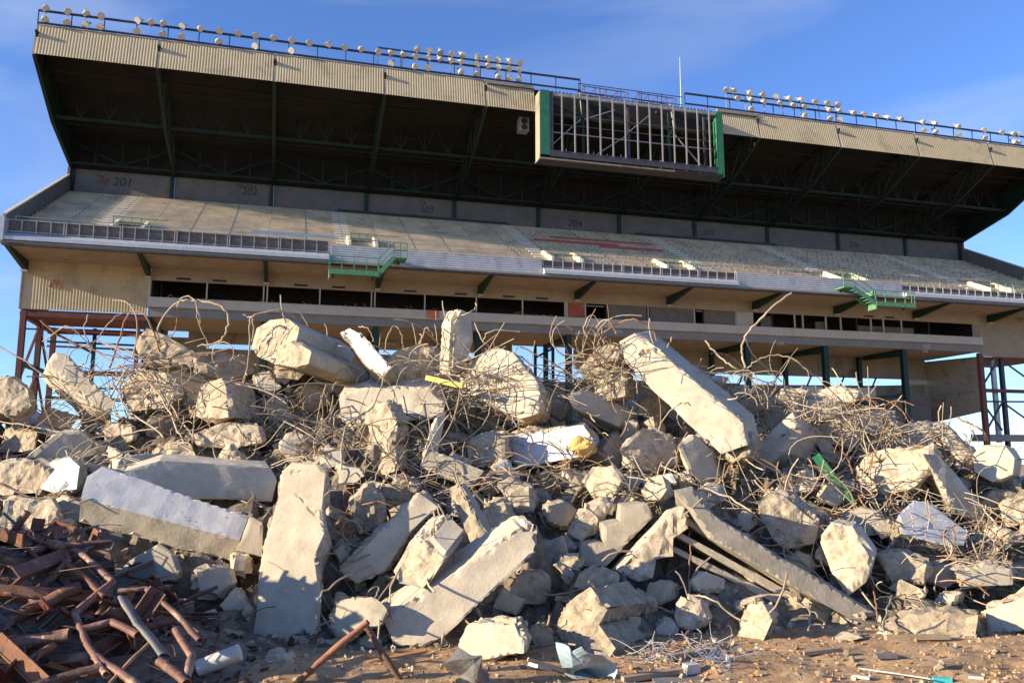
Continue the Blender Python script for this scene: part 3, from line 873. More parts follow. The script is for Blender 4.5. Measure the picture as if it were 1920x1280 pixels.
for z in (0.28, 0.78):
    t = MB().tube([(0, -0.46, z), (0, -0.405, z)], [0.26, 0.2], 14)
    part(t, 'speaker_cone', 'black_paint', sp)
part(MB().bar((0, 0, 1.1), (0, 0, 2.3), 0.08), 'speaker_hanger', 'dark_frame', sp)
# planks and pipes left on the tiers
def lying(name, m_, u0, u1, v, w, h, label, cat, group=None, n=1):
    z = seat_z(v) + 0.0
    mb = MB()
    for k in range(n):
        mb.box(u0 + k * 0.1, u1 - k * 0.15, v - w / 2 + k * 0.02, v + w / 2, z + k * (h + 0.01), z + k * (h + 0.01) + h)
    o = one(mb, name, m_, (u0 + u1) / 2, v, z, label, cat, group)
    return o
lying('red_bench_plank', 'red_plank', 37.0, 44.5, 6.0, 0.3, 0.28, 'lower left red bench plank lying on the shaded tiers', 'plank', 'red planks on the tiers')
lying('red_bench_plank', 'red_plank', 38.9, 48.4, 7.5, 0.3, 0.22, 'uppermost and longest red bench plank on the shaded tiers', 'plank', 'red planks on the tiers')
lying('red_bench_plank', 'red_plank', 42.6, 48.4, 5.2, 0.3, 0.28, 'lower right red bench plank lying on the shaded tiers', 'plank', 'red planks on the tiers')
lying('blue_pipe', 'blue_pipe', 14.5, 20.4, 2.3, 0.24, 0.24, 'pale blue pipe lying along a front row of the sunlit tiers', 'pipe')
lying('black_pipe_bundle', 'black_pipe', 20.9, 36.2, 11.3, 0.2, 0.16, 'black pipes along the top tier above the sunlit seats', 'pipe', None, 2)
lying('black_pipe_bundle', 'black_pipe', 48.6, 63.9, 11.3, 0.2, 0.16, 'black pipes along the top tier in the shade right of centre', 'pipe', None, 2)
# green access stairs hung on the front edge
def rail_run(mb, pts, h=0.95, n=4):
    for i in range(len(pts) - 1):
        p, q = Vector(pts[i]), Vector(pts[i + 1])
        for k in (h, h * 0.5):
            mb.bar(p + Vector((0, 0, k)), q + Vector((0, 0, k)), 0.06)
        for j in range(n + 1):
            c = p.lerp(q, j / n)
            mb.bar(c, c + Vector((0, 0, h)), 0.06)
def stair(name, label, u0, spans, flip):
    e = stand_empty(name, u0, -3.4, 14.3)
    tag(e, label, 'stair', 'green access stairs')
    (pu0, pu1), (lu0, lu1) = spans     # platform, upper landing
    part(MB().box(pu0, pu1, 0, 1.1, 0, 0.12), 'platform', 'stair_green', e)
    part(MB().box(pu0, pu1, -0.06, -0.001, -0.15, 0.2), 'platform_edge', 'stair_green', e)
    part(MB().box(lu0, lu1, 0, 1.1, 1.2, 1.3), 'landing', 'stair_green', e)
    mb = MB()
    rail_run(mb, [(pu0, 0.02, 0.12), (pu1, 0.02, 0.12)], 1.0, 4)
    part(mb, 'platform_rail', 'stair_green', e)
    mb = MB()
    rail_run(mb, [(lu0, 0.02, 1.3), (lu1, 0.02, 1.3)], 1.0, 2)
    part(mb, 'landing_rail', 'stair_green', e)
    a, b = (pu1, lu0) if not flip else (pu0, lu1)
    for v in (0.02, 1.05):
        part(MB().bar((a, v, 0.05), (b, v, 1.25), 0.07, 0.3), 'stringer', 'stair_green', e)
    for k in range(7):
        t = (k + 0.5) / 7
        c = a + (b - a) * t
        part(MB().box(c - 0.13, c + 0.13, 0.06, 1.0, 0.1 + 1.2 * t, 0.15 + 1.2 * t), 'tread', 'stair_green', e)
    mb = MB()
    mb.bar((a, 0.02, 1.1), (b, 0.02, 2.25), 0.06); mb.bar((a, 0.02, 0.6), (b, 0.02, 1.75), 0.05)
    part(mb, 'stair_rail', 'stair_green', e)
    part(MB().box(pu0, pu0 + 0.08, 0, 1.1, -0.4, 1.1), 'end_frame', 'stair_green', e)
    part(MB().box(pu1 - 0.05, pu1, 0.3, 0.36, 0.12, 1.0), 'gate_bar', 'stair_green', e)
    for uu in (pu0 + 0.3, pu1 - 0.3, (lu0 + lu1) / 2):
        part(MB().bar((uu, 0.9, 0.0 if uu != (lu0 + lu1) / 2 else 1.2), (uu, 1.15, -0.1 if uu != (lu0 + lu1) / 2 else 1.0), 0.1), 'hanger', 'green_steel', e)
    return e
stair('access_stair', 'green steel access stair with platform on the sunlit front edge left of centre', 19.8, ((0, 3.3), (4.3, 5.2)), False)
stair('access_stair', 'bright green steel access stair on the front edge toward the right end', 60.0, ((2.9, 6.7), (0, 0.9)), True)
# ================================================================== RUBBLE HEAP
CREST = [(-1400, 830), (-700, 790), (-300, 770), (0, 772), (150, 800), (300, 745), (500, 735), (650, 725), (800, 725), (950, 775), (1080, 775),
         (1200, 755), (1350, 775), (1500, 795), (1650, 825), (1800, 860), (1920, 880), (2300, 930), (2900, 1000)]
YC = 13.0
CZ = []
for (x_, y_) in CREST:
    p = at(x_, y_, YC)
    CZ.append((p.x, p.z))
def lerp_tab(tab, x):
    if x <= tab[0][0]: return tab[0][1]
    for (a, va), (b, vb) in zip(tab, tab[1:]):
        if x <= b:
            t = (x - a) / (b - a)
            return va + (vb - va) * t
    return tab[-1][1]
BASE = [(-16, 8.2), (-5.5, 7.9), (-2.5, 7.5), (0.3, 7.6), (1.4, 7.9), (2.6, 8.4), (5.3, 8.7), (9, 9.2), (16, 10)]
def mound(x, y):
    zc = lerp_tab(CZ, x)
    y0 = lerp_tab(BASE, x)
    if y < y0:
        return -0.05
    if y < YC:
        s = (y - y0) / (YC - y0)
        z = zc * (s ** 0.86)
    else:
        z = zc * max(0.0, 1 - ((y - YC) / 5.5) ** 1.6)
    k = min(1, (y - y0) / 0.8)
    for sc, am in ((2.0, .30), (4.6, .13)):
        ds, ps = noise.voronoi(Vector((x * sc, y * sc, .37)))
        q = ps[0]
        h1 = noise.cell(q * 7.3); h2 = noise.cell(q * 5.1 + Vector((3, 1, 7))); h3 = noise.cell(q * 3.7 + Vector((9, 4, 2)))
        z += k * am * (h1 + (x * sc - q.x) * h2 * 1.2 + (y * sc - q.y) * h3 * 1.2)
    z += k * (0.16 * noise.noise(Vector((x * 0.9, y * 0.9, 1.3))) + 0.10 * noise.noise(Vector((x * 2.3, y * 2.3, 5.3))) + 0.05 * noise.noise(Vector((x * 5.5, y * 5.5, 2))))
    return z - 0.42 * k
def mound_plain(x, y):
    zc = lerp_tab(CZ, x); y0 = lerp_tab(BASE, x)
    if y < y0: return 0.0
    if y < YC: return zc * ((y - y0) / (YC - y0)) ** 0.86 - .1
    return zc * max(0.0, 1 - ((y - YC) / 5.5) ** 1.6) - .1
def hit_plain(x, y, off=0.0, dflt=12.5):
    r = ray(x, y)
    D = 5.5
    while D < 14.2:
        z = EYE + r.z * D / r.y
        if z <= max(mound_plain(r.x * D / r.y, D), 0.0):
            return D - off
        D += 0.05
    return dflt - off * 0.5
def hit(x, y, off=0.0, dflt=12.5):
    # distance at which the sight line through a photograph pixel meets the heap
    r = ray(x, y)
    D = 5.5
    while D < 14.2:
        p = Vector((0, 0, EYE)) + r * (D / r.y)
        if p.z <= max(mound(p.x, p.y), 0.0):
            return D - off
        D += 0.05
    return dflt - off * 0.5
mb = MB()
mx = [-12.5 + i * 0.088 for i in range(285)]
my = [7.3 + j * 0.085 for j in range(88)] + [15, 16, 17, 18, 19]
vs = [(x, y, mound(x, y)) for y in my for x in mx]
n_ = len(mx)
mb.add(vs, [(j * n_ + i, j * n_ + i + 1, (j + 1) * n_ + i + 1, (j + 1) * n_ + i) for j in range(len(my) - 1) for i in range(n_ - 1)])
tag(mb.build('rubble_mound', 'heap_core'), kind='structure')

# ---------------------------------------------------------------- concrete pieces
def roughen(bm, maxlen, amps, seed, chip=0.03, iters=5):
    """subdivide a hard block, round and chip its edges and roughen its faces (amps per material slot)"""
    bmesh.ops.triangulate(bm, faces=bm.faces[:])
    for _ in range(iters):
        es = [e for e in bm.edges if e.calc_length() > maxlen]
        if not es or len(bm.faces) > 9000:
            break
        bmesh.ops.subdivide_edges(bm, edges=es, cuts=1)
        bmesh.ops.triangulate(bm, faces=[f for f in bm.faces if len(f.verts) > 3])
    bm.normal_update()
    sv = Vector((seed * 1.37 % 50, seed * 2.71 % 50, seed * 0.93 % 50))
    sharp = set()
    for e in bm.edges:
        if len(e.link_faces) == 2 and e.calc_face_angle(0) > 0.5:
            sharp.add(e.verts[0].index); sharp.add(e.verts[1].index)
    bm.verts.index_update()
    sharp = set()
    for e in bm.edges:
        if len(e.link_faces) == 2 and e.calc_face_angle(0) > 0.5:
            sharp.add(e.verts[0].index); sharp.add(e.verts[1].index)
    new = {}
    for v in bm.verts:
        p = v.co + sv
        a = 0.0
        for f in v.link_faces:
            a = max(a, amps[min(f.material_index, len(amps) - 1)])
        d = noise.noise(p * 2.2) * 0.55 + noise.noise(p * 5.5) * 0.3 + noise.noise(p * 13) * (0.22 if a > .04 else 0.06)
        if a > .04:
            ds, _p = noise.voronoi(p * 5.0)
            d += (ds[1] - ds[0]) * .45 - .12
        q = v.co + v.normal * (a * d)
        if v.index in sharp:
            un = []
            for f in v.link_faces:
                if all(f.normal.dot(u_) < .96 for u_ in un): un.append(f.normal)
            vn = sum(un, Vector())
            vn = vn.normalized() if vn.length > .1 else v.normal
            q = v.co + vn * (a * d * .5)
            c = 0.3 + 3.0 * max(0, noise.noise(p * 2.1)) + 0.7 * noise.noise(p * 4.7)
            q -= vn * (chip * max(0.2, c))
        new[v] = q
    # even out the displacement along the edges so that they break in long bites, not teeth
    disp = {v: q - v.co for v, q in new.items()}
    chain = {}
    for e in bm.edges:
        a_, b_ = e.verts
        if a_.index in sharp and b_.index in sharp and len(e.link_faces) == 2 and e.calc_face_angle(0) > 0.5:
            chain.setdefault(a_, []).append(b_); chain.setdefault(b_, []).append(a_)
    for _ in range(3):
        upd = {v: (disp[v] * 2 + sum((disp[w] for w in ws), Vector())) / (2 + len(ws)) for v, ws in chain.items()}
        disp.update(upd)
    for v, q in disp.items():
        v.co = v.co + q

LABELS = {}
ANCH = []          # (x, y, phrase) of the big pieces, to describe the small ones by
def put(bm, name, mats, base=None, parent=None, smooth=False):
    bm.normal_update()
    bmesh.ops.recalc_face_normals(bm, faces=bm.faces[:])
    me = bpy.data.meshes.new(name)
    xs = [v.co for v in bm.verts]
    c = sum(xs, Vector()) / len(xs)
    c.z = min(v.z for v in xs)
    if parent is None:
        for v in bm.verts:
            v.co -= c
    bm.to_mesh(me); bm.free()
    for k in mats:
        me.materials.append(MATS[k])
    o = bpy.data.objects.new(name, me)
    col.objects.link(o)
    if parent is None:
        o.location = c
    else:
        o.parent = parent
        me.transform(Matrix.Translation(-parent.location))
    return o
SUNLIT, STRONG, SHADE, WEAK, TOPF = (-.42, -.82, .38), (-.62, -.68, .38), (.38, -.91, .12), (-.04, -.94, .34), (-.05, -.5, .86)
LEFTF = (-.8, -.55, .2)
seedc = [100]
OUTL = []
STUB = True
def block(pts, n, ext, D=None, off=0.3, cap='formed_concrete', side='formed_concrete', back='broken_concrete', name='concrete_block',
          label=None, cat='concrete block', phrase=None, group='large concrete blocks in the heap', amps=None, chip=0.035, parent=None, fine=1.0):
    """a prism: its facing side is the outline pts on a plane of normal n at its own distance D, its depth the offset ext"""
    cx = sum(p[0] for p in pts) / len(pts)
    cy = sum(p[1] for p in pts) / len(pts)
    if D is None:
        D = hit_plain(cx, cy, off)
        auto = True
    else:
        auto = False
    n = Vector(n).normalized()
    c0 = at(cx, cy, D)
    eye = Vector((0, 0, EYE))
    if auto and parent is None:
        # bring a long piece forward until the heap no longer swallows its ends
        over = 0.0
        for (x, y) in pts:
            x, y = cx + (x - cx) * .85, cy + (y - cy) * .85
            r = ray(x, y)
            dp = (r * ((c0 - eye).dot(n) / r.dot(n))).y
            over = max(over, dp - hit(x, y, .06))
        D -= min(over, .35)
        c0 = at(cx, cy, D)
    P = []
    for (x, y) in pts:
        r = ray(x, y)
        P.append(eye + r * ((c0 - eye).dot(n) / r.dot(n)))
    e = at(cx + ext[0], cy + ext[1], D + ext[2]) - c0
    bm = bmesh.new()
    A = [bm.verts.new(p) for p in P]
    B = [bm.verts.new(p + e) for p in P]
    k = len(P)
    tri = tessellate_polygon([P])
    mats = [cap, side, back]
    for t in tri:
        try:
            f = bm.faces.new([A[i] for i in t]); f.material_index = 0
            f = bm.faces.new([B[i] for i in reversed(t)]); f.material_index = 2
        except ValueError:
            pass
    for i in range(k):
        f = bm.faces.new([A[i], A[(i + 1) % k], B[(i + 1) % k], B[i]]); f.material_index = 1
    bmesh.ops.recalc_face_normals(bm, faces=bm.faces[:])
    seedc[0] += 1
    am = amps or [0.10 if m_ == 'broken_concrete' else 0.025 for m_ in mats]
    roughen(bm, max(0.045, D * 0.0085) * fine, am, seedc[0], chip)
    OUTL.append((min(p[0] for p in pts), max(p[0] for p in pts), min(p[1] for p in pts), max(p[1] for p in pts), pts, D))
    o = put(bm, name, mats, parent=parent)
    if parent is None and name == 'concrete_block' and STUB:
        r3 = random.Random(seedc[0])
        for j in range(r3.randint(2, 5)):
            i = r3.randrange(k)
            p0 = P[i].lerp(P[(i + 1) % k], r3.random()).lerp(c0, .25) + e * r3.uniform(.05, .8)
            out = (p0 - (c0 + e * .5)).normalized()
            out = (out + Vector((r3.gauss(0, .35), -.25 + r3.gauss(0, .3), r3.gauss(0, .35)))).normalized()
            ln = r3.uniform(.15, .55)
            bend = Vector((r3.gauss(0, .5), r3.gauss(0, .4), r3.gauss(-.2, .4)))
            pp = [p0 - out * .06, p0 + out * ln * .45, p0 + out * ln * .8 + bend * ln * .2, p0 + out * ln + bend * ln * .5]
            st = MB().tube(pp, r3.uniform(.007, .011), 5)
            st.v = [tuple(Vector(q) - o.location) for q in st.v]
            st.build('rebar_stub', 'rebar', o, True)
    if parent is None:
        tag(o, label, cat, group)
        if phrase:
            ANCH.append((cx, cy, phrase))
    return o
FC, BC, WP = 'formed_concrete', 'broken_concrete', 'white_paint'
# --- the skyline of the heap
block([(472, 650), (480, 615), (505, 597), (540, 597), (562, 612), (556, 638), (584, 658), (578, 682), (555, 690), (510, 682), (482, 668)], STRONG, (108, 42, 1.3), 12.3,
      cap=BC, side=FC, label='thick beam with an eight-sided sunlit broken end on the skyline of the heap', phrase='beam with the eight-sided sunlit end')
block([(636, 622), (655, 612), (672, 618), (738, 690), (716, 706), (692, 690)], SUNLIT, (14, 26, .35), 12.2, cap=WP, side=FC,
      label='white painted plank of concrete leaning next to the eight-sided beam end', phrase='white leaning plank on the skyline')
block([(842, 702), (846, 602), (858, 578), (872, 582), (886, 590), (888, 640), (870, 696)], SHADE, (-20, 4, .45), 12.25, cap=FC, side=FC, back=FC,
      label='upright column stub standing highest on the heap with torn rods at its top', phrase='upright column stub on the skyline')
block([(858, 692), (930, 648), (962, 660), (1004, 708), (1022, 736), (1010, 776), (975, 786), (884, 742), (862, 722)], SUNLIT, (22, 16, .75), 11.9, cap=FC, side=BC,
      label='broad cream sunlit slab leaning beside the upright column stub', phrase='broad cream leaning slab')
block([(1160, 640), (1190, 622), (1210, 636), (1394, 792), (1404, 834), (1352, 852), (1290, 796), (1192, 704), (1172, 680)], SUNLIT, (26, -10, .6), 11.5, cap=FC, side=FC,
      label='longest sunlit beam, slanting down to the right below the skyline', phrase='longest slanting sunlit beam', fine=1.1)
block([(1340, 812), (1385, 790), (1412, 815), (1408, 850), (1375, 868), (1345, 852)], STRONG, (20, 10, .4), 11.0, cap=BC, side=BC, label='rounded broken lump at the lower foot of the longest slanting beam', cat='concrete lump', phrase='rounded lump at the foot of the slanting beam')
block([(1085, 690), (1120, 648), (1160, 640), (1168, 668), (1130, 700), (1100, 720)], SUNLIT, (20, 20, .5), 12.2, cap=BC, side=BC, label='jagged chunk wrapped in rods at the top end of the longest slanting beam', cat='concrete chunk', phrase='jagged chunk at the top of the slanting beam')
block([(1112, 700), (1160, 690), (1172, 712), (1174, 742), (1140, 752), (1114, 738)], SUNLIT, (18, 6, .4), 12.0, cap=BC, side=BC, label='square cream chunk tucked under the top of the longest slanting beam', cat='concrete chunk', phrase='square cream chunk under the slanting beam')
block([(1058, 735), (1104, 730), (1190, 772), (1160, 800), (1075, 765)], SHADE, (10, 16, .4), 11.9, cap=FC, side=FC, label='grey slab in shade left of the longest slanting beam', phrase='grey shaded slab in the middle skyline')
block([(88, 682), (104, 658), (130, 662), (166, 700), (216, 752), (208, 776), (176, 770), (120, 715)], (.1, -.95, .3), (-14, 24, .5), 12.1, cap=FC, side=FC,
      label='short column stub tilted to the right against the sky on the left', phrase='tilted column stub on the left skyline')
block([(362, 782), (374, 722), (414, 706), (424, 724), (428, 782), (396, 790)], STRONG, (58, 8, .7), 11.7, cap=BC, side=BC,
      label='cube-like block with a bright sunlit left face in the left heap', phrase='cube-like sunlit block')
block([(225, 722), (262, 690), (322, 698), (345, 738), (306, 766), (240, 772)], WEAK, (10, 10, .6), 12.2, cap=BC, side=BC, label='rough boulder on the left skyline between the tilted stub and cube-like block', cat='concrete chunk', phrase='rough boulder on the left skyline')
block([(248, 640), (275, 612), (318, 632), (372, 660), (365, 690), (300, 684), (262, 668)], WEAK, (8, 12, .6), 12.6, cap=BC, side=BC, label='tangled lump of concrete and rods topping the left skyline', cat='concrete lump', phrase='tangled lump topping the left skyline')
block([(360, 665), (410, 655), (470, 672), (480, 700), (430, 712), (368, 700)], SHADE, (8, 10, .6), 12.6, cap=BC, side=BC, label='shaded chunk just left of the eight-sided beam end', cat='concrete chunk', phrase='shaded chunk left of the eight-sided end')
block([(700, 690), (742, 655), (792, 640), (826, 655), (820, 715), (742, 720)], SHADE, (8, 10, .6), 12.6, cap=BC, side=BC, label='grey chunk between the white leaning plank and the upright column stub', cat='concrete chunk', phrase='grey chunk behind the upright stub')
block([(-20, 770), (-20, 712), (18, 706), (52, 726), (64, 762), (30, 780)], WEAK, (8, 6, .6), 11.9, cap=BC, side=BC, label='rounded block at the far left edge on the skyline', cat='concrete chunk', phrase='rounded block at the left skyline edge')
# --- upper middle of the heap
block([(634, 742), (690, 726), (812, 728), (838, 752), (830, 780), (700, 800), (640, 792)], WEAK, (4, -18, .7), cap=FC, side=FC, label='wide flat slab lying level under the white leaning plank', phrase='wide level slab below the plank')
block([(684, 760), (728, 752), (746, 792), (736, 830), (748, 880), (702, 896), (680, 852), (692, 812)], STRONG, (24, 0, .4), off=.55, cap=BC, side=BC, label='waisted sunlit chunk hanging in the rods below the wide level slab', cat='concrete chunk', phrase='waisted sunlit chunk')
block([(952, 812), (1094, 796), (1122, 830), (1108, 852), (968, 880), (955, 862)], SUNLIT, (8, -8, .6), off=.5, cap=WP, side=BC, label='short white-faced beam with yellow foam on its right end', phrase='white-faced beam with yellow foam')
block([(872, 828), (906, 812), (948, 814), (950, 866), (898, 882), (876, 868)], WEAK, (8, -6, .6), off=.45, cap=BC, side=BC, label='rough broken end left of the white-faced foam beam', cat='concrete chunk', phrase='rough end beside the foam beam')
block([(820, 780), (838, 772), (822, 850), (800, 880), (788, 862)], SHADE, (-8, 4, .4), off=.4, cap=FC, side=FC, label='narrow pointed shard standing left of the white-faced foam beam', cat='concrete shard', phrase='narrow pointed shard')
block([(362, 812), (420, 790), (490, 792), (500, 830), (440, 842), (370, 838)], WEAK, (6, 6, .5), cap=BC, side=BC, label='rough pale rubble block right under the cube-like sunlit block', cat='concrete chunk', phrase='rough pale block under the cube-like one')
block([(46, 858), (108, 808), (150, 806), (182, 834), (180, 858)], SHADE, (8, -4, .5), cap=FC, side=FC, label='flat grey slab with a sloping edge above the white long beam on the left', phrase='flat sloping grey slab on the left')
block([(232, 882), (300, 862), (505, 876), (520, 900), (510, 940), (330, 935), (250, 905)], SHADE, (0, -14, .6), 9.7, cap=FC, side=FC, chip=.018, fine=1.3, label='long grey beam in shade right behind the white long beam on the left', phrase='long shaded beam on the left')
# --- right part of the heap
block([(1394, 886), (1400, 846), (1440, 806), (1486, 771), (1500, 800), (1470, 846), (1432, 880)], SUNLIT, (42, 24, .5), off=.4, cap=FC, side=FC, label='pointed sunlit block with an orange painted tip right of the slanting beam', phrase='pointed block with the orange tip')
block([(1512, 800), (1528, 796), (1578, 856), (1572, 870), (1552, 868)], SHADE, (6, 10, .4), off=.3, cap=FC, side=FC, label='thin shaded slab slanting behind the pointed orange-tipped block', phrase='thin shaded slab behind the orange tip')
block([(1532, 800), (1560, 780), (1602, 786), (1618, 812), (1600, 840), (1550, 832)], SUNLIT, (14, 4, .5), off=.3, cap=BC, side=BC, label='hollowed sunlit block on the right slope above the green steel angle', cat='concrete chunk', phrase='hollowed block above the green angle')
block([(1600, 876), (1628, 846), (1700, 838), (1752, 832), (1750, 880), (1712, 916), (1640, 932), (1608, 908)], SUNLIT, (20, 12, .7), off=.5, cap=BC, side=BC, label='large sunlit block with a white painted patch and a beard of rods on the right', phrase='large block with a white patch')
block([(1822, 852), (1840, 832), (1888, 834), (1904, 858), (1900, 890), (1862, 906), (1826, 884)], SUNLIT, (14, 4, .5), 11.6, cap=FC, side=FC, label='cream six-sided block near the right edge of the heap', phrase='cream six-sided block at the right edge')
block([(1742, 800), (1770, 790), (1830, 850), (1820, 880), (1790, 860)], WEAK, (10, 6, .5), 12.2, cap=BC, side=BC, label='rough beam with rods running up to the cream six-sided block', phrase='rough beam left of the six-sided block')
block([(1730, 850), (1760, 850), (1840, 940), (1850, 980), (1790, 960)], SHADE, (-12, 14, .5), cap=FC, side=FC, label='dark shaded beam slanting down under the cream six-sided block', phrase='dark beam under the six-sided block')
block([(1680, 966), (1714, 936), (1742, 940), (1822, 996), (1816, 1022), (1790, 1028), (1688, 1000)], (.25, -.68, .69), (-22, 46, .35), off=.45, cap=WP, side=BC, label='block with a flat bluish white top and a rough sunlit left side', phrase='block with the flat white top')
block([(1420, 938), (1440, 922), (1478, 926), (1538, 976), (1530, 1020), (1478, 1030), (1448, 1010), (1424, 970)], WEAK, (12, -6, .5), off=.55, cap=BC, side=BC, label='banded rough block on the ribbed slab below the orange-tipped block', cat='concrete chunk', phrase='banded rough block')
block([(1534, 1010), (1560, 978), (1600, 985), (1640, 1040), (1626, 1090), (1590, 1116), (1556, 1070)], SUNLIT, (10, -12, .5), off=.55, cap=BC, side=FC, label='wedge-shaped sunlit block with rods on the lower edge of the ribbed slab', phrase='wedge block on the ribbed slab')
rib = block([(1262, 918), (1298, 910), (1342, 966), (1452, 1036), (1560, 1096), (1648, 1150), (1606, 1166), (1470, 1092), (1330, 1008)], (.15, -.9, .42), (-22, 12, 1.5), off=.75, cap=FC, side=FC, back=FC, label='huge ribbed floor slab slanting down to the ground on the right', phrase='huge ribbed slab')
for k in range(3):
    ox, oy = -24 - 28 * k, 26 + 20 * k
    block([(1285 + ox, 940 + oy), (1300 + ox, 936 + oy), (1610 + ox * .4, 1150 + oy * .35), (1590 + ox * .4, 1160 + oy * .35)], (.15, -.9, .42), (-10, 8, .9), D=None, off=.35 - .12 * k, cap=FC, side=FC, back=FC, parent=rib, name='rib', amps=[.015] * 3, chip=.015)
block([(1086, 1062), (1090, 1020), (1130, 1016), (1128, 980), (1162, 976), (1164, 946), (1214, 942), (1226, 968), (1138, 1062)], WEAK, (-10, -8, .5), off=.4, cap=FC, side=FC, label='stair flight fragment with three steps left of the dark gap', phrase='left stair fragment')
block([(1156, 1070), (1260, 956), (1284, 948), (1292, 990), (1266, 1010), (1264, 1044), (1232, 1050), (1224, 1084), (1196, 1092)], WEAK, (-12, -4, .4), off=.5, cap=BC, side=FC, label='stair flight fragment with broken steps right of the dark gap', phrase='right stair fragment')
block([(1086, 900), (1110, 872), (1150, 876), (1166, 900), (1150, 932), (1106, 930)], SUNLIT, (16, 4, .4), off=.4, cap=BC, side=BC, label='bright rounded boulder beneath the white-faced foam beam', cat='concrete chunk', phrase='bright boulder beneath the foam beam')
block([(1200, 920), (1216, 894), (1242, 890), (1252, 918), (1236, 940), (1208, 940)], SUNLIT, (10, 6, .35), off=.4, cap=BC, side=BC, label='small bright angular chunk above the two stair fragments', cat='concrete chunk', phrase='small bright chunk above the stairs')
block([(1060, 1000), (1092, 950), (1130, 930), (1150, 945), (1120, 990), (1092, 1016)], WEAK, (10, -4, .4), off=.3, cap=BC, side=BC, label='oblong pitted chunk left of the stair fragments', cat='concrete chunk', phrase='oblong pitted chunk')
block([(896, 960), (914, 934), (950, 936), (964, 972), (940, 1004), (906, 1000)], SHADE, (8, 0, .4), off=.3, cap=BC, side=BC, label='shaded round chunk above the big smooth beam in the centre', cat='concrete chunk', phrase='shaded round chunk above the smooth beam')
block([(930, 905), (962, 892), (1000, 915), (1002, 960), (966, 962)], WEAK, (8, 0, .4), off=.3, cap=BC, side=BC, label='whitish crumpled chunk under the left end of the foam beam', cat='concrete chunk', phrase='whitish chunk under the foam beam')
block([(1268, 830), (1300, 812), (1330, 840), (1352, 890), (1320, 910), (1290, 880)], SHADE, (8, 4, .4), cap=FC, side=BC, label='grey shaded fragment under the middle of the slanting beam', cat='concrete chunk', phrase='grey fragment under the slanting beam')
block([(1160, 840), (1205, 800), (1262, 816), (1280, 866), (1230, 890), (1175, 880)], SHADE, (8, 4, .5), cap=BC, side=BC, label='dark rough boulder in the hollow below the slanting beam', cat='concrete chunk', phrase='dark boulder in the hollow')
# --- front of the heap
block([(467, 1188), (478, 1104), (528, 884), (548, 866), (600, 868), (615, 886), (608, 958), (613, 1008), (597, 1046), (606, 1120), (600, 1186), (560, 1206), (500, 1202)], (-.22, -.91, .35), (8, 34, .55), 8.1, cap=FC, side=BC, label='large upright slab leaning in the front with shadow bands across it', phrase='large upright front slab', fine=.9)
wb_ = block([(150, 934), (162, 892), (192, 873), (468, 966), (450, 1012)], (.26, -.80, .54), (-6, 44, .12), 8.6, cap=WP, side=FC, chip=.014, fine=1.3, label='long beam with a white painted face in the left foreground', phrase='white long beam')
block([(452, 1010), (470, 966), (494, 978), (492, 1044), (440, 1032)], WEAK, (-4, 8, .4), D=8.62, cap=FC, side=FC, parent=wb_, name='beam_end')
block([(-20, 868), (60, 862), (92, 882), (84, 922), (10, 930), (-20, 928)], WEAK, (4, -4, .6), off=.4, cap=BC, side=BC, label='round-topped grey boulder at the left edge above the rough white lump', cat='concrete chunk', phrase='round-topped boulder at the left edge')
block([(70, 915), (88, 866), (130, 856), (150, 872), (144, 918), (100, 926)], SUNLIT, (12, 0, .4), off=.6, cap=WP, side=BC, label='chipped block with a white patch touching the left end of the white long beam', phrase='chipped white-patched block')
block([(2, 990), (4, 940), (30, 928), (98, 932), (114, 960), (108, 1010), (50, 1026), (14, 1018)], WEAK, (10, -4, .5), off=.6, cap=BC, side=BC, label='rough pale lump with a bent rod at the left edge above the brown pipes', cat='concrete lump', phrase='rough pale lump over the brown pipes')
block([(216, 1076), (240, 1050), (298, 1016), (330, 1034), (343, 1072), (312, 1104), (270, 1112)], WEAK, (6, 12, .3), off=.3, cap=FC, side=FC, label='rounded flat slab in the dark hollow under the white long beam', phrase='rounded slab under the white beam')
block([(716, 1162), (984, 985), (1008, 986), (1010, 1030), (832, 1196), (790, 1216), (738, 1212)], (-.02, -.96, .28), (-16, -30, .5), off=.7, cap=FC, side=FC, label='big smooth beam lying diagonally in the centre foreground', phrase='big smooth diagonal beam')
block([(736, 1070), (766, 1016), (802, 1008), (836, 1044), (792, 1112), (746, 1096)], SUNLIT, (44, -52, .35), off=.95, cap=BC, side=FC, label='square-ended block with a rough lit end resting on the smooth diagonal beam', phrase='square-ended block on the smooth beam')
block([(836, 914), (862, 906), (922, 1014), (916, 1034), (890, 1036)], SUNLIT, (12, -4, .25), off=.85, cap=BC, side=FC, label='thin plank of concrete propped against the smooth diagonal beam', phrase='thin propped plank')
block([(634, 1070), (700, 1000), (786, 922), (826, 950), (762, 1010), (722, 1076), (670, 1096)], WEAK, (6, -10, .6), off=.45, cap=FC, side=BC, label='broad sloping block between the upright front slab and the square-ended block', phrase='broad sloping block')
block([(650, 940), (690, 905), (720, 930), (716, 990), (672, 1002)], SHADE, (6, -4, .4), off=.2, cap=BC, side=BC, label='dark shaded chunk right beside the top of the upright front slab', cat='concrete chunk', phrase='dark chunk beside the upright slab')
block([(620, 1178), (626, 1132), (660, 1112), (706, 1116), (728, 1142), (716, 1172), (642, 1200)], SUNLIT, (8, 6, .45), off=.45, cap=FC, side=BC, label='pale five-sided block right of the foot of the upright front slab', phrase='pale five-sided block')
block([(862, 1204), (892, 1166), (972, 1160), (986, 1198), (984, 1226), (926, 1238), (866, 1236)], SUNLIT, (16, -4, .5), off=.3, cap=FC, side=BC, label='low block with a lit middle face on the ground below the smooth beam', phrase='low block below the smooth beam')
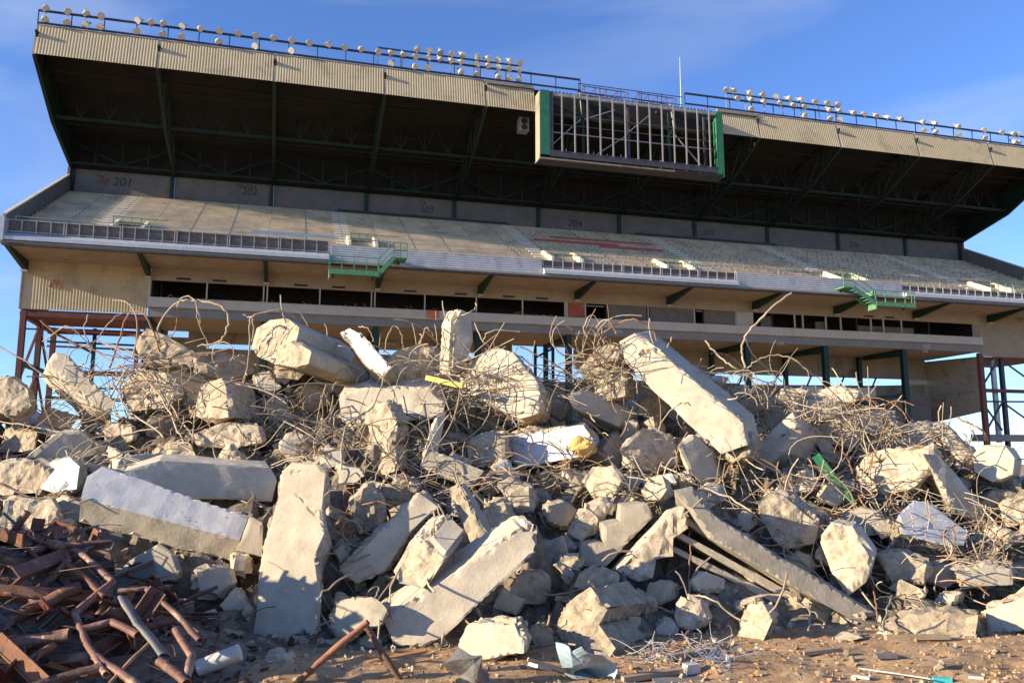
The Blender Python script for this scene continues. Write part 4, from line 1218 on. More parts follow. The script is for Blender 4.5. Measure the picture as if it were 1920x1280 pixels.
block([(988, 1180), (1010, 1166), (1036, 1182), (1034, 1216), (1000, 1208)], SHADE, (6, -2, .3), off=.3, cap=BC, side=BC, label='small shaded wedge between the low block and the brightest boulder', cat='concrete chunk', phrase='small shaded wedge')
block([(1037, 1182), (1050, 1142), (1076, 1118), (1106, 1096), (1142, 1140), (1124, 1170), (1156, 1214), (1140, 1238), (1080, 1220), (1044, 1198)], STRONG, (78, -14, .8), off=.55, cap=BC, side=BC, amps=[.12, .09, .09], label='brightest big boulder in the foreground with a shaded grey right side', cat='concrete boulder', phrase='brightest foreground boulder')
block([(1074, 1100), (1084, 1066), (1124, 1058), (1160, 1078), (1150, 1108), (1110, 1112)], WEAK, (8, -4, .4), off=.4, cap=BC, side=BC, label='crumbling lump with rods on top of the brightest foreground boulder', cat='concrete lump', phrase='crumbling lump on the bright boulder')
block([(1264, 1150), (1284, 1116), (1318, 1122), (1334, 1160), (1300, 1182), (1270, 1176)], WEAK, (8, 0, .35), off=.3, cap=BC, side=BC, label='small pyramid-shaped lump right of the brightest foreground boulder', cat='concrete lump', phrase='pyramid-shaped lump')
block([(1366, 1230), (1380, 1180), (1390, 1140), (1430, 1128), (1452, 1160), (1436, 1200), (1448, 1236), (1410, 1248)], STRONG, (10, -4, .35), 7.9, cap=BC, side=BC, label='tall pale lump standing on the dirt beside the wire tangle', cat='concrete lump', phrase='tall pale lump on the dirt')
block([(1842, 1144), (1920, 1112), (1980, 1110), (1990, 1180), (1850, 1190)], SUNLIT, (4, -8, .6), off=.2, cap=FC, side=BC, label='grey sunlit slab lying along the dirt at the lower right edge', phrase='slab at the lower right edge')
block([(1650, 1176), (1700, 1150), (1760, 1140), (1836, 1150), (1832, 1196), (1720, 1200)], SUNLIT, (4, -8, .5), off=.2, cap=BC, side=BC, label='low crumbled ledge left of the slab at the lower right edge', cat='concrete chunk', phrase='low crumbled ledge')
block([(1640, 1040), (1690, 1030), (1740, 1056), (1736, 1090), (1668, 1096)], SUNLIT, (6, -4, .5), off=.3, cap=BC, side=BC, label='pitted chunk right of the wedge block on the lower right slope', cat='concrete chunk', phrase='pitted chunk on the lower right slope')
block([(1780, 1062), (1850, 1048), (1900, 1066), (1900, 1096), (1810, 1100)], WEAK, (4, -6, .5), off=.3, cap=FC, side=BC, label='flat grey slab piece below the white-topped block near the right edge', phrase='flat slab piece near the right edge')

def pix(p):
    r_ = Vector(p) - Vector((0, 0, EYE))
    fw = r_.y * CP + r_.z * SP; up = -r_.y * SP + r_.z * CP
    return 960 + FOC * r_.x / fw, 640 - FOC * up / fw
def inside(px_, py_, poly, m):
    # inside the outline, or within m of its edges
    n = len(poly); c = False
    for i in range(n):
        x1, y1 = poly[i]; x2, y2 = poly[(i + 1) % n]
        if (y1 > py_) != (y2 > py_) and px_ < (x2 - x1) * (py_ - y1) / (y2 - y1) + x1:
            c = not c
        dx, dy = x2 - x1, y2 - y1
        t = max(0, min(1, ((px_ - x1) * dx + (py_ - y1) * dy) / max(1e-6, dx * dx + dy * dy)))
        if math.hypot(px_ - x1 - t * dx, py_ - y1 - t * dy) < m:
            return True
    return c
def buries(px_, py_, y, rp):
    for (xa, xb, ya, yb, poly, D) in OUTL:
        if xa - rp < px_ < xb + rp and ya - rp < py_ < yb + rp and y < D + .6 and inside(px_, py_, poly, rp):
            return True
    return False
# --- more boulders one can pick out: centre, half-size (px), facing
EXTRA = [(30, 830, 40, 26, WEAK), (110, 785, 38, 24, WEAK), (182, 790, 30, 22, SUNLIT), (228, 812, 34, 20, WEAK), (300, 800, 36, 24, SHADE), (330, 850, 46, 22, WEAK), (208, 850, 22, 18, SUNLIT),
         (440, 858, 30, 26, WEAK), (520, 780, 36, 34, SHADE), (585, 745, 40, 26, SHADE), (560, 840, 34, 26, SHADE), (620, 860, 30, 24, WEAK), (500, 720, 30, 24, WEAK), (655, 890, 26, 20, SUNLIT),
         (780, 860, 28, 26, WEAK), (705, 915, 26, 18, SUNLIT), (760, 910, 30, 26, WEAK), (860, 770, 26, 22, WEAK), (905, 790, 30, 18, SUNLIT), (1040, 770, 30, 20, SHADE), (1000, 830, 24, 14, SHADE),
         (1150, 790, 34, 24, SHADE), (1225, 760, 30, 30, SHADE), (1180, 905, 22, 16, WEAK), (1050, 965, 28, 24, SHADE), (1010, 935, 22, 22, WEAK), (870, 950, 26, 34, WEAK), (1290, 950, 26, 20, SHADE),
         (1330, 930, 34, 22, SHADE), (1425, 880, 30, 22, SUNLIT), (1450, 820, 26, 20, WEAK), (1420, 760, 44, 22, WEAK), (1340, 745, 50, 16, WEAK), (1480, 745, 34, 18, SUNLIT), (1395, 735, 26, 14, SUNLIT),
         (1570, 740, 40, 18, SUNLIT), (1640, 790, 44, 22, WEAK), (1690, 815, 36, 18, SUNLIT), (1500, 900, 34, 26, WEAK), (1570, 925, 30, 24, SHADE), (1620, 975, 34, 26, SUNLIT), (1400, 975, 22, 18, SUNLIT),
         (1880, 940, 40, 24, WEAK), (1790, 920, 34, 22, SHADE), (1870, 1010, 46, 26, SUNLIT), (1900, 1075, 40, 18, WEAK), (1700, 1105, 34, 20, SUNLIT), (1780, 1125, 36, 16, SUNLIT), (1590, 1150, 24, 16, WEAK),
         (1240, 1110, 30, 24, SHADE), (1330, 1090, 34, 22, SHADE), (1200, 1130, 30, 26, WEAK), (1480, 1150, 26, 16, SHADE), (1540, 1180, 26, 14, WEAK), (1665, 1190, 20, 12, SUNLIT), (1000, 1100, 40, 34, SHADE),
         (960, 1130, 34, 30, SHADE), (1060, 1060, 30, 22, WEAK), (400, 1090, 44, 34, SHADE), (450, 1140, 34, 40, SHADE), (380, 1020, 40, 24, SHADE), (340, 1150, 36, 26, SHADE), (640, 1040, 22, 26, SHADE),
         (620, 1210, 30, 16, WEAK), (690, 1205, 24, 16, SUNLIT), (200, 985, 34, 26, SHADE), (560, 930, 26, 24, SHADE), (420, 920, 30, 18, WEAK), (130, 960, 26, 24, WEAK), (30, 790, 26, 18, SUNLIT),
         (850, 830, 24, 20, WEAK), (1130, 1040, 26, 20, SHADE), (1440, 1180, 22, 16, WEAK), (1750, 990, 24, 16, WEAK), (640, 700, 24, 18, WEAK), (545, 700, 26, 16, WEAK), (770, 755, 24, 14, WEAK),
         (1455, 775, 52, 30, SUNLIT), (1535, 765, 44, 24, WEAK), (1640, 800, 56, 30, SUNLIT), (1715, 815, 48, 26, WEAK), (1775, 850, 50, 28, SUNLIT), (1870, 905, 52, 30, SUNLIT), (1910, 960, 46, 30, WEAK), (1840, 985, 50, 26, SUNLIT), (1650, 880, 40, 28, WEAK), (1330, 720, 46, 20, WEAK), (1770, 1075, 50, 24, SUNLIT), (1560, 1040, 40, 28, WEAK),
         (520, 1240, 30, 14, WEAK), (760, 1150, 22, 20, SHADE), (905, 1120, 30, 26, SHADE), (1095, 1010, 24, 18, WEAK), (1160, 1000, 20, 16, SHADE), (1000, 1050, 30, 22, SHADE), (1180, 1180, 24, 18, WEAK),
         (1250, 1180, 26, 20, WEAK), (1340, 1180, 22, 16, SUNLIT), (1500, 1060, 30, 22, WEAK), (1660, 990, 26, 20, WEAK), (1590, 1195, 26, 12, SUNLIT), (1730, 1180, 24, 14, SUNLIT), (1860, 1170, 22, 12, SUNLIT),
         (300, 960, 30, 18, SHADE), (260, 1130, 26, 20, SHADE), (420, 1190, 34, 24, WEAK), (300, 1060, 20, 14, SHADE), (640, 1140, 18, 20, SHADE), (690, 1070, 24, 18, SHADE), (450, 1060, 26, 24, SHADE)]
DIRS = ['right of', 'below', 'left of', 'above']
def where(cx, cy, k=0, anch=None):
    c = sorted(anch or ANCH, key=lambda a: (a[0] - cx) ** 2 + (a[1] - cy) ** 2)[k]
    dx, dy = cx - c[0], cy - c[1]
    d = ('right of' if dx > 0 else 'left of') if abs(dx) > abs(dy) * 1.2 else ('below' if dy > 0 else 'above')
    return d, c[2]
USED = set()
def unique(fmt, cx, cy, anch=None):
    for k in range(min(len(anch or ANCH), 9)):
        d, ph = where(cx, cy, k, anch)
        t = fmt.format('%s the %s' % (d, ph))
        if t not in USED:
            USED.add(t)
            return t
    return fmt.format('%s the %s' % where(cx, cy, 0, anch))
def lump(cx, cy, rx, ry, n, rr):
    k = rr.choice([4, 4, 5, 5, 6])
    a0 = rr.random() * 6
    pts = []
    for i in range(k):
        a = a0 + 2 * math.pi * (i + rr.uniform(-.2, .2)) / k
        q = rr.uniform(.95, 1.25)
        pts.append((cx + rx * q * math.cos(a), cy + ry * q * math.sin(a)))
    return pts
rr = random.Random(21)
SIZE = lambda r: 'small' if r < 26 else ('middle-sized' if r < 36 else 'sizeable')
HERO = list(OUTL)
for (cx, cy, rx, ry, n) in EXTRA:
    pts = lump(cx, cy, rx, ry, n, rr)
    De = hit_plain(cx, cy, rr.uniform(.0, .2))
    for (xa, xb, ya, yb, poly, Dq) in HERO:
        if xa - rx * .5 < cx < xb + rx * .5 and ya - ry * .5 < cy < yb + ry * .5 and inside(cx, cy, poly, min(rx, ry) * .5):
            De = max(De, Dq + .4)
    tone = {STRONG: 'bright', SUNLIT: 'sunlit', SHADE: 'shaded', WEAK: 'grey'}[n]
    lab = unique('%s %s broken concrete chunk {}' % (SIZE(rx), tone), cx, cy)
    nn = Vector(n) + Vector((rr.uniform(-.2, .2), 0, rr.uniform(-.15, .2)))
    block(pts, nn, (rr.uniform(-10, 10), rr.uniform(-8, 4), rr.uniform(.3, .55)), De, cap=rr.choice([BC, FC, FC]), side=BC, label=lab, cat='concrete chunk', name='concrete_chunk', group='concrete chunks in the heap')

# --- fragments filling the heap: copies of a few shapes
protos = []
for k in range(12):
    bm = bmesh.new()
    r2 = random.Random(300 + k)
    pv = []
    if k % 4:
        a_, b_, c_ = r2.uniform(.45, .6), r2.uniform(.2, .42), r2.uniform(.13, .26)
        for sx in (-1, 1):
            for sy in (-1, 1):
                for sz in (-1, 1):
                    pv.append(bm.verts.new((sx * a_ * r2.uniform(.65, 1.05), sy * b_ * r2.uniform(.85, 1.05), sz * c_ * r2.uniform(.9, 1.05))))
    for i in range(0 if k % 4 else 13):
        d = Vector((r2.gauss(0, 1), r2.gauss(0, 1), r2.gauss(0, 1))).normalized() * r2.uniform(.75, 1.1)
        pv.append(bm.verts.new((d.x * .5, d.y * r2.uniform(.3, .5), d.z * r2.uniform(.25, .45))))
    bmesh.ops.convex_hull(bm, input=bm.verts[:])
    for v in [v for v in bm.verts if not v.link_faces]:
        bm.verts.remove(v)
    roughen(bm, 0.12, [0.05 if k % 4 else 0.09], 300 + k, 0.05, 3)
    me = bpy.data.meshes.new('concrete_fragment')
    bm.to_mesh(me); bm.free()
    me.materials.append(MATS[BC if k % 3 else FC])
    protos.append(me)
rr = random.Random(5)
cnt = tries = 0
while cnt < 295 and tries < 9000:
    tries += 1
    x = rr.uniform(-9.5, 9.5) if cnt < 245 else rr.choice([-1, 1]) * rr.uniform(6.5, 12); y = rr.uniform(7.8, 14.5)
    if y < lerp_tab(BASE, x) + .1: continue
    z = mound(x, y)
    if z < 0.02: continue
    s = (rr.choice([.8, .65, .55, .45]) if cnt < 90 else rr.choice([.2, .26, .32, .4, .5])) * rr.uniform(.85, 1.2)
    px_, py_ = pix((x, y, z + s * .2))
    if cnt < 245 and (px_ < -60 or px_ > 1980): continue
    if buries(px_, py_, y, s * .36 * FOC / y): continue
    o = bpy.data.objects.new('concrete_fragment', protos[cnt % 12])
    col.objects.link(o)
    o.location = (x, y, z + s * .18)
    o.scale = (s, s, s)
    o.rotation_euler = (rr.uniform(0, 6.3), rr.uniform(0, 6.3), rr.uniform(0, 6.3))
    tag(o, unique('%s %s fragment {}' % ('large' if s > .5 else ('small' if s < .3 else 'middling'), 'squarish' if cnt % 4 else 'jagged'), px_, py_), 'concrete fragment', 'fragments filling the heap')
    cnt += 1
# pieces of broken beam among them
beams = []
for k in range(7):
    bm = bmesh.new()
    r2 = random.Random(500 + k)
    a_, b_, c_ = .5, r2.uniform(.12, .2), r2.uniform(.09, .17)
    for sx in (-1, 1):
        for sy in (-1, 1):
            for sz in (-1, 1):
                bm.verts.new((sx * a_ * r2.uniform(.72, 1.08), sy * b_ * r2.uniform(.95, 1.03), sz * c_ * r2.uniform(.95, 1.03)))
    bmesh.ops.convex_hull(bm, input=bm.verts[:])
    bm.normal_update()
    for f in bm.faces:
        f.material_index = 1 if abs(f.normal.x) > .6 else 0
    roughen(bm, 0.1, [0.02, 0.09], 500 + k, 0.035, 4)
    me = bpy.data.meshes.new('beam_offcut')
    bm.to_mesh(me); bm.free()
    me.materials.append(MATS[FC if k != 3 else WP]); me.materials.append(MATS[BC])
    beams.append(me)
rr = random.Random(17)
cnt = tries = 0
while cnt < 120 and tries < 6000:
    tries += 1
    x = rr.uniform(-8.5, 8.8); y = rr.uniform(7.7, 13.4)
    if y < lerp_tab(BASE, x) + .1: continue
    z = mound(x, y)
    if z < 0.02: continue
    s = rr.uniform(.45, 1.15)
    px_, py_ = pix((x, y, z + .12))
    if buries(px_, py_, y, s * .22 * FOC / y): continue
    o = bpy.data.objects.new('beam_offcut', beams[cnt % 7])
    col.objects.link(o)
    o.location = (x, y, z + .1 + s * .08)
    o.scale = (s, s, s)
    o.rotation_euler = (rr.uniform(0, 6.3), rr.gauss(0, .5), rr.uniform(0, 6.3))
    tag(o, unique('%s broken beam offcut {}' % ('white-painted' if cnt % 7 == 3 else 'short' if s < .7 else 'long'), px_, py_), 'beam offcut', 'beam offcuts in the heap')
    cnt += 1
# crumbs of concrete between the pieces, far too many to count
rr = random.Random(6)
crumb = MB()
def pebble(mb, c, s, r):
    ax = [Vector((r.gauss(0, 1), r.gauss(0, 1), r.gauss(0, 1))).normalized() for _ in range(3)]
    vs = []
    for k in range(3):
        vs += [c + ax[k] * s * r.uniform(.6, 1.1), c - ax[k] * s * r.uniform(.6, 1.1)]
    mb.add(vs, [(0, 2, 4), (2, 1, 4), (1, 3, 4), (3, 0, 4), (2, 0, 5), (1, 2, 5), (3, 1, 5), (0, 3, 5)])
for i in range(7500):
    x = rr.uniform(-9.5, 9.5); y = rr.uniform(7.0, 14.0)
    z = max(mound(x, y), ground_h(x, y))
    if y < lerp_tab(BASE, x) - .9 * rr.random() ** 2: continue
    pebble(crumb, Vector((x, y, z + .01)), rr.choice([.015, .02, .03, .04, .055, .075, .1]) * (1 if y > lerp_tab(BASE, x) else .5), rr)
tag(crumb.build('rubble_crumbs', BC), 'loose crumbs of broken concrete between the larger pieces', 'rubble', kind='stuff')
# ================================================================== RODS
def smooth_path(pts, n=6):
    P = [Vector(p) for p in pts]
    if len(P) == 2:
        return P
    out = []
    Q = [P[0] * 2 - P[1]] + P + [P[-1] * 2 - P[-2]]
    for i in range(1, len(Q) - 2):
        a, b, c, d = Q[i - 1], Q[i], Q[i + 1], Q[i + 2]
        for k in range(n):
            t = k / n
            out.append(0.5 * ((2 * b) + (c - a) * t + (2 * a - 5 * b + 4 * c - d) * t * t + (3 * b - a - 3 * c + d) * t ** 3))
    out.append(P[-1])
    return out
def path3(pts, D0=None, D1=None, off=.35, bulge=0.0, seed=0):
    r = random.Random(seed)
    if D0 is None: D0 = hit(*pts[0], off)
    if D1 is None: D1 = hit(*pts[-1], off)
    L_ = [0.0]
    for a, b in zip(pts, pts[1:]):
        L_.append(L_[-1] + math.hypot(a[0] - b[0], a[1] - b[1]))
    out = []
    for p, l in zip(pts, L_):
        t = l / max(1e-6, L_[-1])
        D = D0 + (D1 - D0) * t - bulge * math.sin(math.pi * t) + (r.uniform(-.08, .08) if 0 < t < 1 else 0)
        out.append(at(p[0], p[1], D))
    return out
def jitter(P, seed):
    r = random.Random(seed + 31)
    return [p + Vector((r.gauss(0, .008), r.gauss(0, .008), r.gauss(0, .008))) if 0 < i < len(P) - 1 else p for i, p in enumerate(P)]
def thing_mesh(mb, name, m, label, cat, group=None, smooth=True):
    zs = min(v[2] for v in mb.v)
    c = Vector((sum(v[0] for v in mb.v) / len(mb.v), sum(v[1] for v in mb.v) / len(mb.v), zs))
    o = mb.build(name, m, None, smooth, loc=c)
    return tag(o, label, cat, group)
RODS = [
    # left skyline loops
    ([(205, 690), (222, 640), (240, 590), (268, 588), (285, 615), (300, 660)], .022), ([(300, 650), (296, 615), (325, 572), (360, 562), (410, 572), (428, 592), (425, 620), (410, 640), (370, 650)], .02),
    ([(370, 565), (372, 600), (388, 640), (390, 652)], .016), ([(332, 580), (338, 562), (355, 555), (368, 570), (376, 605)], .016), ([(455, 740), (465, 690), (468, 640), (470, 600), (485, 588), (520, 582), (545, 590), (560, 600)], .02),
    ([(455, 590), (475, 600), (472, 640)], .016), ([(526, 553), (530, 585), (536, 605)], .014), ([(0, 650), (60, 685), (120, 740), (160, 790)], .018), ([(80, 640), (130, 612), (170, 650), (230, 690), (270, 705)], .016),
    ([(75, 600), (110, 630), (170, 655), (235, 672), (330, 670), (430, 655), (470, 668)], .016), ([(165, 590), (158, 620), (170, 650)], .014), ([(170, 650), (210, 600), (240, 585)], .014), ([(120, 690), (140, 655), (172, 648), (160, 680), (140, 690)], .013),
    ([(185, 640), (250, 665), (300, 668)], .015), ([(200, 760), (230, 700), (250, 690), (275, 710), (310, 760), (330, 800), (350, 840)], .017), ([(20, 745), (60, 760), (100, 790), (150, 810), (175, 800), (180, 770)], .016),
    ([(270, 690), (310, 740), (340, 790), (360, 815), (420, 905), (480, 890)], .018), ([(0, 790), (60, 800), (130, 812), (210, 818), (300, 800)], .014), ([(30, 850), (120, 852), (260, 855), (320, 845), (390, 838)], .016),
    ([(0, 760), (20, 770), (25, 795), (10, 820)], .015), ([(170, 880), (230, 850), (300, 830), (298, 810), (240, 770), (225, 730), (240, 700), (270, 692)], .018), ([(100, 845), (160, 800), (230, 790), (330, 785)], .014),
    ([(360, 880), (400, 870), (440, 895), (478, 880), (500, 860)], .014), ([(275, 800), (290, 770), (320, 780), (330, 800)], .014),
    # around the upright stub and centre
    ([(660, 745), (680, 700), (740, 668), (790, 680)], .014), ([(720, 660), (728, 625), (740, 612), (752, 625), (756, 655)], .013), ([(700, 640), (690, 615), (672, 612)], .013), ([(706, 690), (714, 625)], .012),
    ([(815, 608), (820, 640), (812, 660)], .012), ([(785, 645), (800, 615), (812, 630)], .014), ([(850, 598), (870, 590), (890, 580), (892, 568)], .014), ([(818, 600), (817, 583)], .01), ([(890, 605), (905, 640), (925, 655)], .013),
    ([(905, 640), (920, 620), (975, 622)], .014), ([(930, 650), (955, 690), (985, 700), (1050, 720)], .014), ([(960, 660), (1010, 690), (1060, 700), (1100, 730)], .013), ([(975, 650), (1035, 680), (1085, 720), (1120, 745), (1150, 780), (1135, 785)], .015),
    ([(640, 880), (650, 800), (700, 760), (725, 700), (760, 680), (800, 700), (830, 730), (870, 760)], .016), ([(626, 800), (632, 770), (690, 755), (720, 770)], .014), ([(590, 855), (592, 820), (620, 770), (625, 740)], .014),
    ([(700, 880), (780, 800), (860, 760), (930, 730)], .016), ([(740, 770), (800, 790), (850, 830), (900, 900)], .015), ([(800, 700), (840, 760), (880, 780), (960, 790)], .014), ([(820, 710), (850, 790), (870, 840), (850, 900)], .014),
    ([(580, 1010), (590, 950), (620, 915), (660, 905), (700, 920), (730, 945)], .014), ([(620, 1000), (650, 960), (660, 930)], .012), ([(500, 880), (560, 862), (590, 900)], .012), ([(480, 900), (520, 868), (572, 858), (580, 905)], .014),
    ([(590, 1180), (600, 1120), (640, 1085), (700, 1060), (745, 1050)], .014), ([(640, 1060), (740, 1025), (800, 1000), (880, 980)], .014), ([(780, 960), (800, 930), (838, 990), (840, 1015)], .014), ([(800, 920), (820, 980), (830, 1020)], .016), ([(680, 1150), (700, 1130), (710, 1100)], .012),
    ([(860, 900), (900, 890), (960, 880), (1000, 870), (1060, 900), (1130, 920)], .016), ([(880, 920), (930, 885), (990, 890), (1030, 920), (1080, 930)], .015), ([(1010, 960), (1030, 990), (1032, 930), (1060, 900)], .015), ([(1020, 900), (1100, 915), (1160, 880), (1210, 855), (1240, 900), (1250, 910)], .016),
    ([(1210, 855), (1300, 905), (1380, 940), (1440, 985)], .017), ([(1100, 860), (1118, 842), (1126, 838)], .012), ([(1180, 920), (1185, 870)], .012), ([(1170, 860), (1165, 820), (1190, 760), (1200, 730)], .014),
    # top of the slanting beam and the right skyline
    ([(1110, 640), (1095, 615), (1110, 590), (1130, 620), (1118, 650)], .014), ([(1130, 640), (1120, 612), (1140, 600), (1155, 625)], .014), ([(1130, 625), (1160, 605), (1195, 600), (1225, 625), (1240, 670), (1250, 680)], .018), ([(1085, 660), (1080, 640), (1088, 620)], .014),
    ([(1245, 685), (1252, 650), (1260, 632)], .014), ([(1255, 680), (1285, 680), (1330, 700), (1385, 695), (1400, 690)], .018), ([(1120, 700), (1180, 680), (1250, 690), (1310, 720)], .015), ([(1150, 700), (1200, 690), (1240, 705), (1260, 720)], .013),
    ([(1322, 638), (1350, 670), (1380, 690), (1410, 705)], .02), ([(1398, 690), (1390, 660), (1398, 630), (1420, 605), (1450, 575), (1484, 550)], .024), ([(1400, 692), (1420, 675), (1460, 665), (1500, 680), (1530, 705)], .018), ([(1530, 705), (1560, 735), (1590, 760)], .014),
    ([(1395, 695), (1372, 740), (1366, 790), (1380, 800)], .014), ([(1400, 695), (1398, 760), (1400, 820), (1390, 880)], .014), ([(1350, 700), (1400, 705), (1450, 720), (1480, 725)], .014), ([(1290, 690), (1310, 685), (1330, 690)], .012), ([(1380, 780), (1400, 750), (1420, 745)], .013),
    ([(1360, 790), (1420, 790), (1450, 820), (1500, 840)], .018), ([(1310, 910), (1330, 860), (1345, 800), (1370, 780)], .014), ([(1560, 690), (1580, 720), (1600, 750), (1610, 790)], .013), ([(1565, 800), (1568, 830), (1590, 860), (1600, 890), (1610, 930), (1630, 960)], .018),
    ([(1575, 875), (1600, 850), (1620, 818)], .016), ([(1470, 902), (1500, 900), (1525, 890)], .014), ([(1500, 930), (1530, 960), (1545, 975)], .014), ([(1540, 950), (1550, 975), (1558, 985)], .012), ([(1660, 815), (1690, 840), (1700, 900), (1690, 960), (1670, 990)], .014),
    ([(1725, 870), (1720, 920), (1722, 940), (1712, 1000)], .018), ([(1720, 830), (1760, 880), (1800, 910), (1850, 960), (1890, 1010)], .018), ([(1730, 920), (1760, 925), (1800, 935), (1780, 945)], .014), ([(1850, 828), (1846, 812), (1830, 800), (1810, 790), (1795, 782)], .022), ([(1808, 840), (1812, 820), (1806, 812)], .013),
    ([(1790, 930), (1830, 940), (1890, 980), (1920, 1000)], .014), ([(1860, 960), (1900, 920), (1920, 895)], .014), ([(1440, 1030), (1480, 1045), (1530, 1062), (1550, 1040)], .016), ([(1545, 1050), (1580, 1080), (1580, 1105), (1560, 1110), (1552, 1100)], .016), ([(1425, 1150), (1420, 1120), (1470, 1115), (1500, 1135), (1530, 1150), (1545, 1170), (1520, 1170)], .016),
    ([(1300, 1115), (1330, 1120), (1370, 1150), (1400, 1165)], .014), ([(1515, 1100), (1518, 1150), (1515, 1180)], .013), ([(1632, 1080), (1640, 1120), (1645, 1160)], .014), ([(1655, 1180), (1670, 1120), (1680, 1095)], .014), ([(1590, 1000), (1650, 1020), (1700, 1040), (1760, 1060)], .014),
    ([(1620, 960), (1690, 1000), (1760, 1040), (1830, 1090), (1900, 1110)], .016), ([(1760, 1110), (1780, 1090), (1850, 1105)], .014), ([(1680, 1000), (1720, 960), (1790, 990)], .012), ([(1845, 1120), (1850, 1100), (1890, 1090), (1920, 1105)], .014),
    ([(1000, 1105), (1030, 1115), (1080, 1108), (1140, 1098), (1180, 1110), (1240, 1140), (1290, 1150)], .016), ([(1215, 1105), (1250, 1108), (1290, 1100)], .013), ([(1290, 980), (1295, 1040), (1290, 1100)], .012), ([(60, 1000), (85, 985), (130, 940), (150, 935)], .014), ([(30, 1000), (70, 990), (95, 965)], .013),
]
rod_labels = {}
for k, (pts, r) in enumerate(RODS):
    P = path3(pts, off=.42, bulge=.12, seed=k)
    mb = MB().tube(jitter(smooth_path(P, 5), k), r * .68, 6)
    mx_, my_ = pts[len(pts) // 2]
    lab = unique('bent rusty rebar rod {}', mx_, my_)
    thing_mesh(mb, 'bent_rebar', 'rusty_rebar' if k % 9 == 0 else 'rebar', lab, 'rebar', 'single bent rods')
# dense mats of thin rods: centre (px), spread, strands
TANGLES = [(915, 850, 120, 50, 60, 'around the white-faced foam beam'), (760, 870, 80, 60, 45, 'around the waisted sunlit chunk'), (960, 720, 70, 30, 34, 'on the broad cream leaning slab'), (1130, 690, 55, 30, 45, 'at the top of the slanting beam'),
           (1690, 880, 80, 50, 60, 'hanging from the block with a white patch'), (1820, 960, 90, 80, 55, 'along the right edge of the heap'), (280, 800, 150, 70, 60, 'over the left part of the heap'), (280, 690, 110, 30, 22, 'above the left skyline'),
           (1400, 780, 90, 70, 50, 'right of the slanting beam'), (1680, 1060, 110, 60, 50, 'on the lower right slope'), (800, 960, 90, 60, 40, 'over the broad sloping block'), (1080, 900, 110, 60, 40, 'under the foam beam'),
           (1500, 960, 120, 70, 40, 'over the ribbed slab'), (600, 800, 90, 60, 40, 'under the eight-sided beam end'), (880, 770, 90, 40, 45, 'below the broad cream slab'), (1560, 800, 90, 50, 40, 'on the right skyline'), (850, 690, 60, 20, 16, 'at the upright stub'), (80, 850, 90, 60, 25, 'at the left edge of the heap'),
           (700, 1010, 90, 60, 24, 'between the upright slab and the smooth beam'), (1300, 900, 90, 60, 36, 'in the hollow under the slanting beam'), (1600, 900, 90, 60, 40, 'around the green angle'), (1830, 1060, 70, 50, 36, 'at the lower right edge'), (480, 800, 110, 50, 40, 'below the cube-like block')]
def strand(r, c, ext, ln):
    d = Vector((r.gauss(0, 1), r.gauss(0, .5), r.gauss(0, .45))).normalized()
    ax = Vector((r.gauss(0, .5), r.gauss(0, 1), r.gauss(0, .5))).normalized()
    p = Vector(c)
    n = r.randint(6, 12)
    st = ln / n
    curl = r.uniform(-.4, .4)
    out = [p.copy()]
    for i in range(n):
        curl += r.uniform(-.22, .22)
        d = (Matrix.Rotation(curl * .8, 3, ax) @ d).normalized()
        d.z -= .03
        p = p + d * st
        out.append(p.copy())
    return out
for k, (cx, cy, sx, sy, n, lab) in enumerate(TANGLES):
    r = random.Random(900 + k)
    mb = MB()
    for i in range(int(n * 1.5)):
        x, y = cx + r.gauss(0, .6) * sx, cy + r.gauss(0, .6) * sy
        D = hit(x, y, 0, 12.2)
        mb.tube(strand(r, at(x, y, D - r.uniform(.05, .45)), None, r.uniform(.35, 1.3)), r.uniform(.0045, .009), 5, cap=False, mi=0 if r.random() < .88 else 1)
    for i in range(int(n * 1.7)):      # thin wires matted into the gaps
        x, y = cx + r.gauss(0, .75) * sx, cy + r.gauss(0, .75) * sy
        if y < 690: continue
        D = hit(x, y, 0, 12.2)
        mb.tube(strand(r, at(x, y, D - r.uniform(.0, .3)), None, r.uniform(.25, .8)), r.uniform(.0035, .0065), 4, cap=False, mi=0)
    zs = min(v[2] for v in mb.v)
    c = Vector((sum(v[0] for v in mb.v) / len(mb.v), sum(v[1] for v in mb.v) / len(mb.v), zs))
    o = mb.build('rebar_tangle', ['rebar', 'rusty_rebar'], None, True, loc=c)
    tag(o, 'dense tangle of thin rusty rods ' + lab, 'rebar tangle', 'rebar tangles', 'stuff')

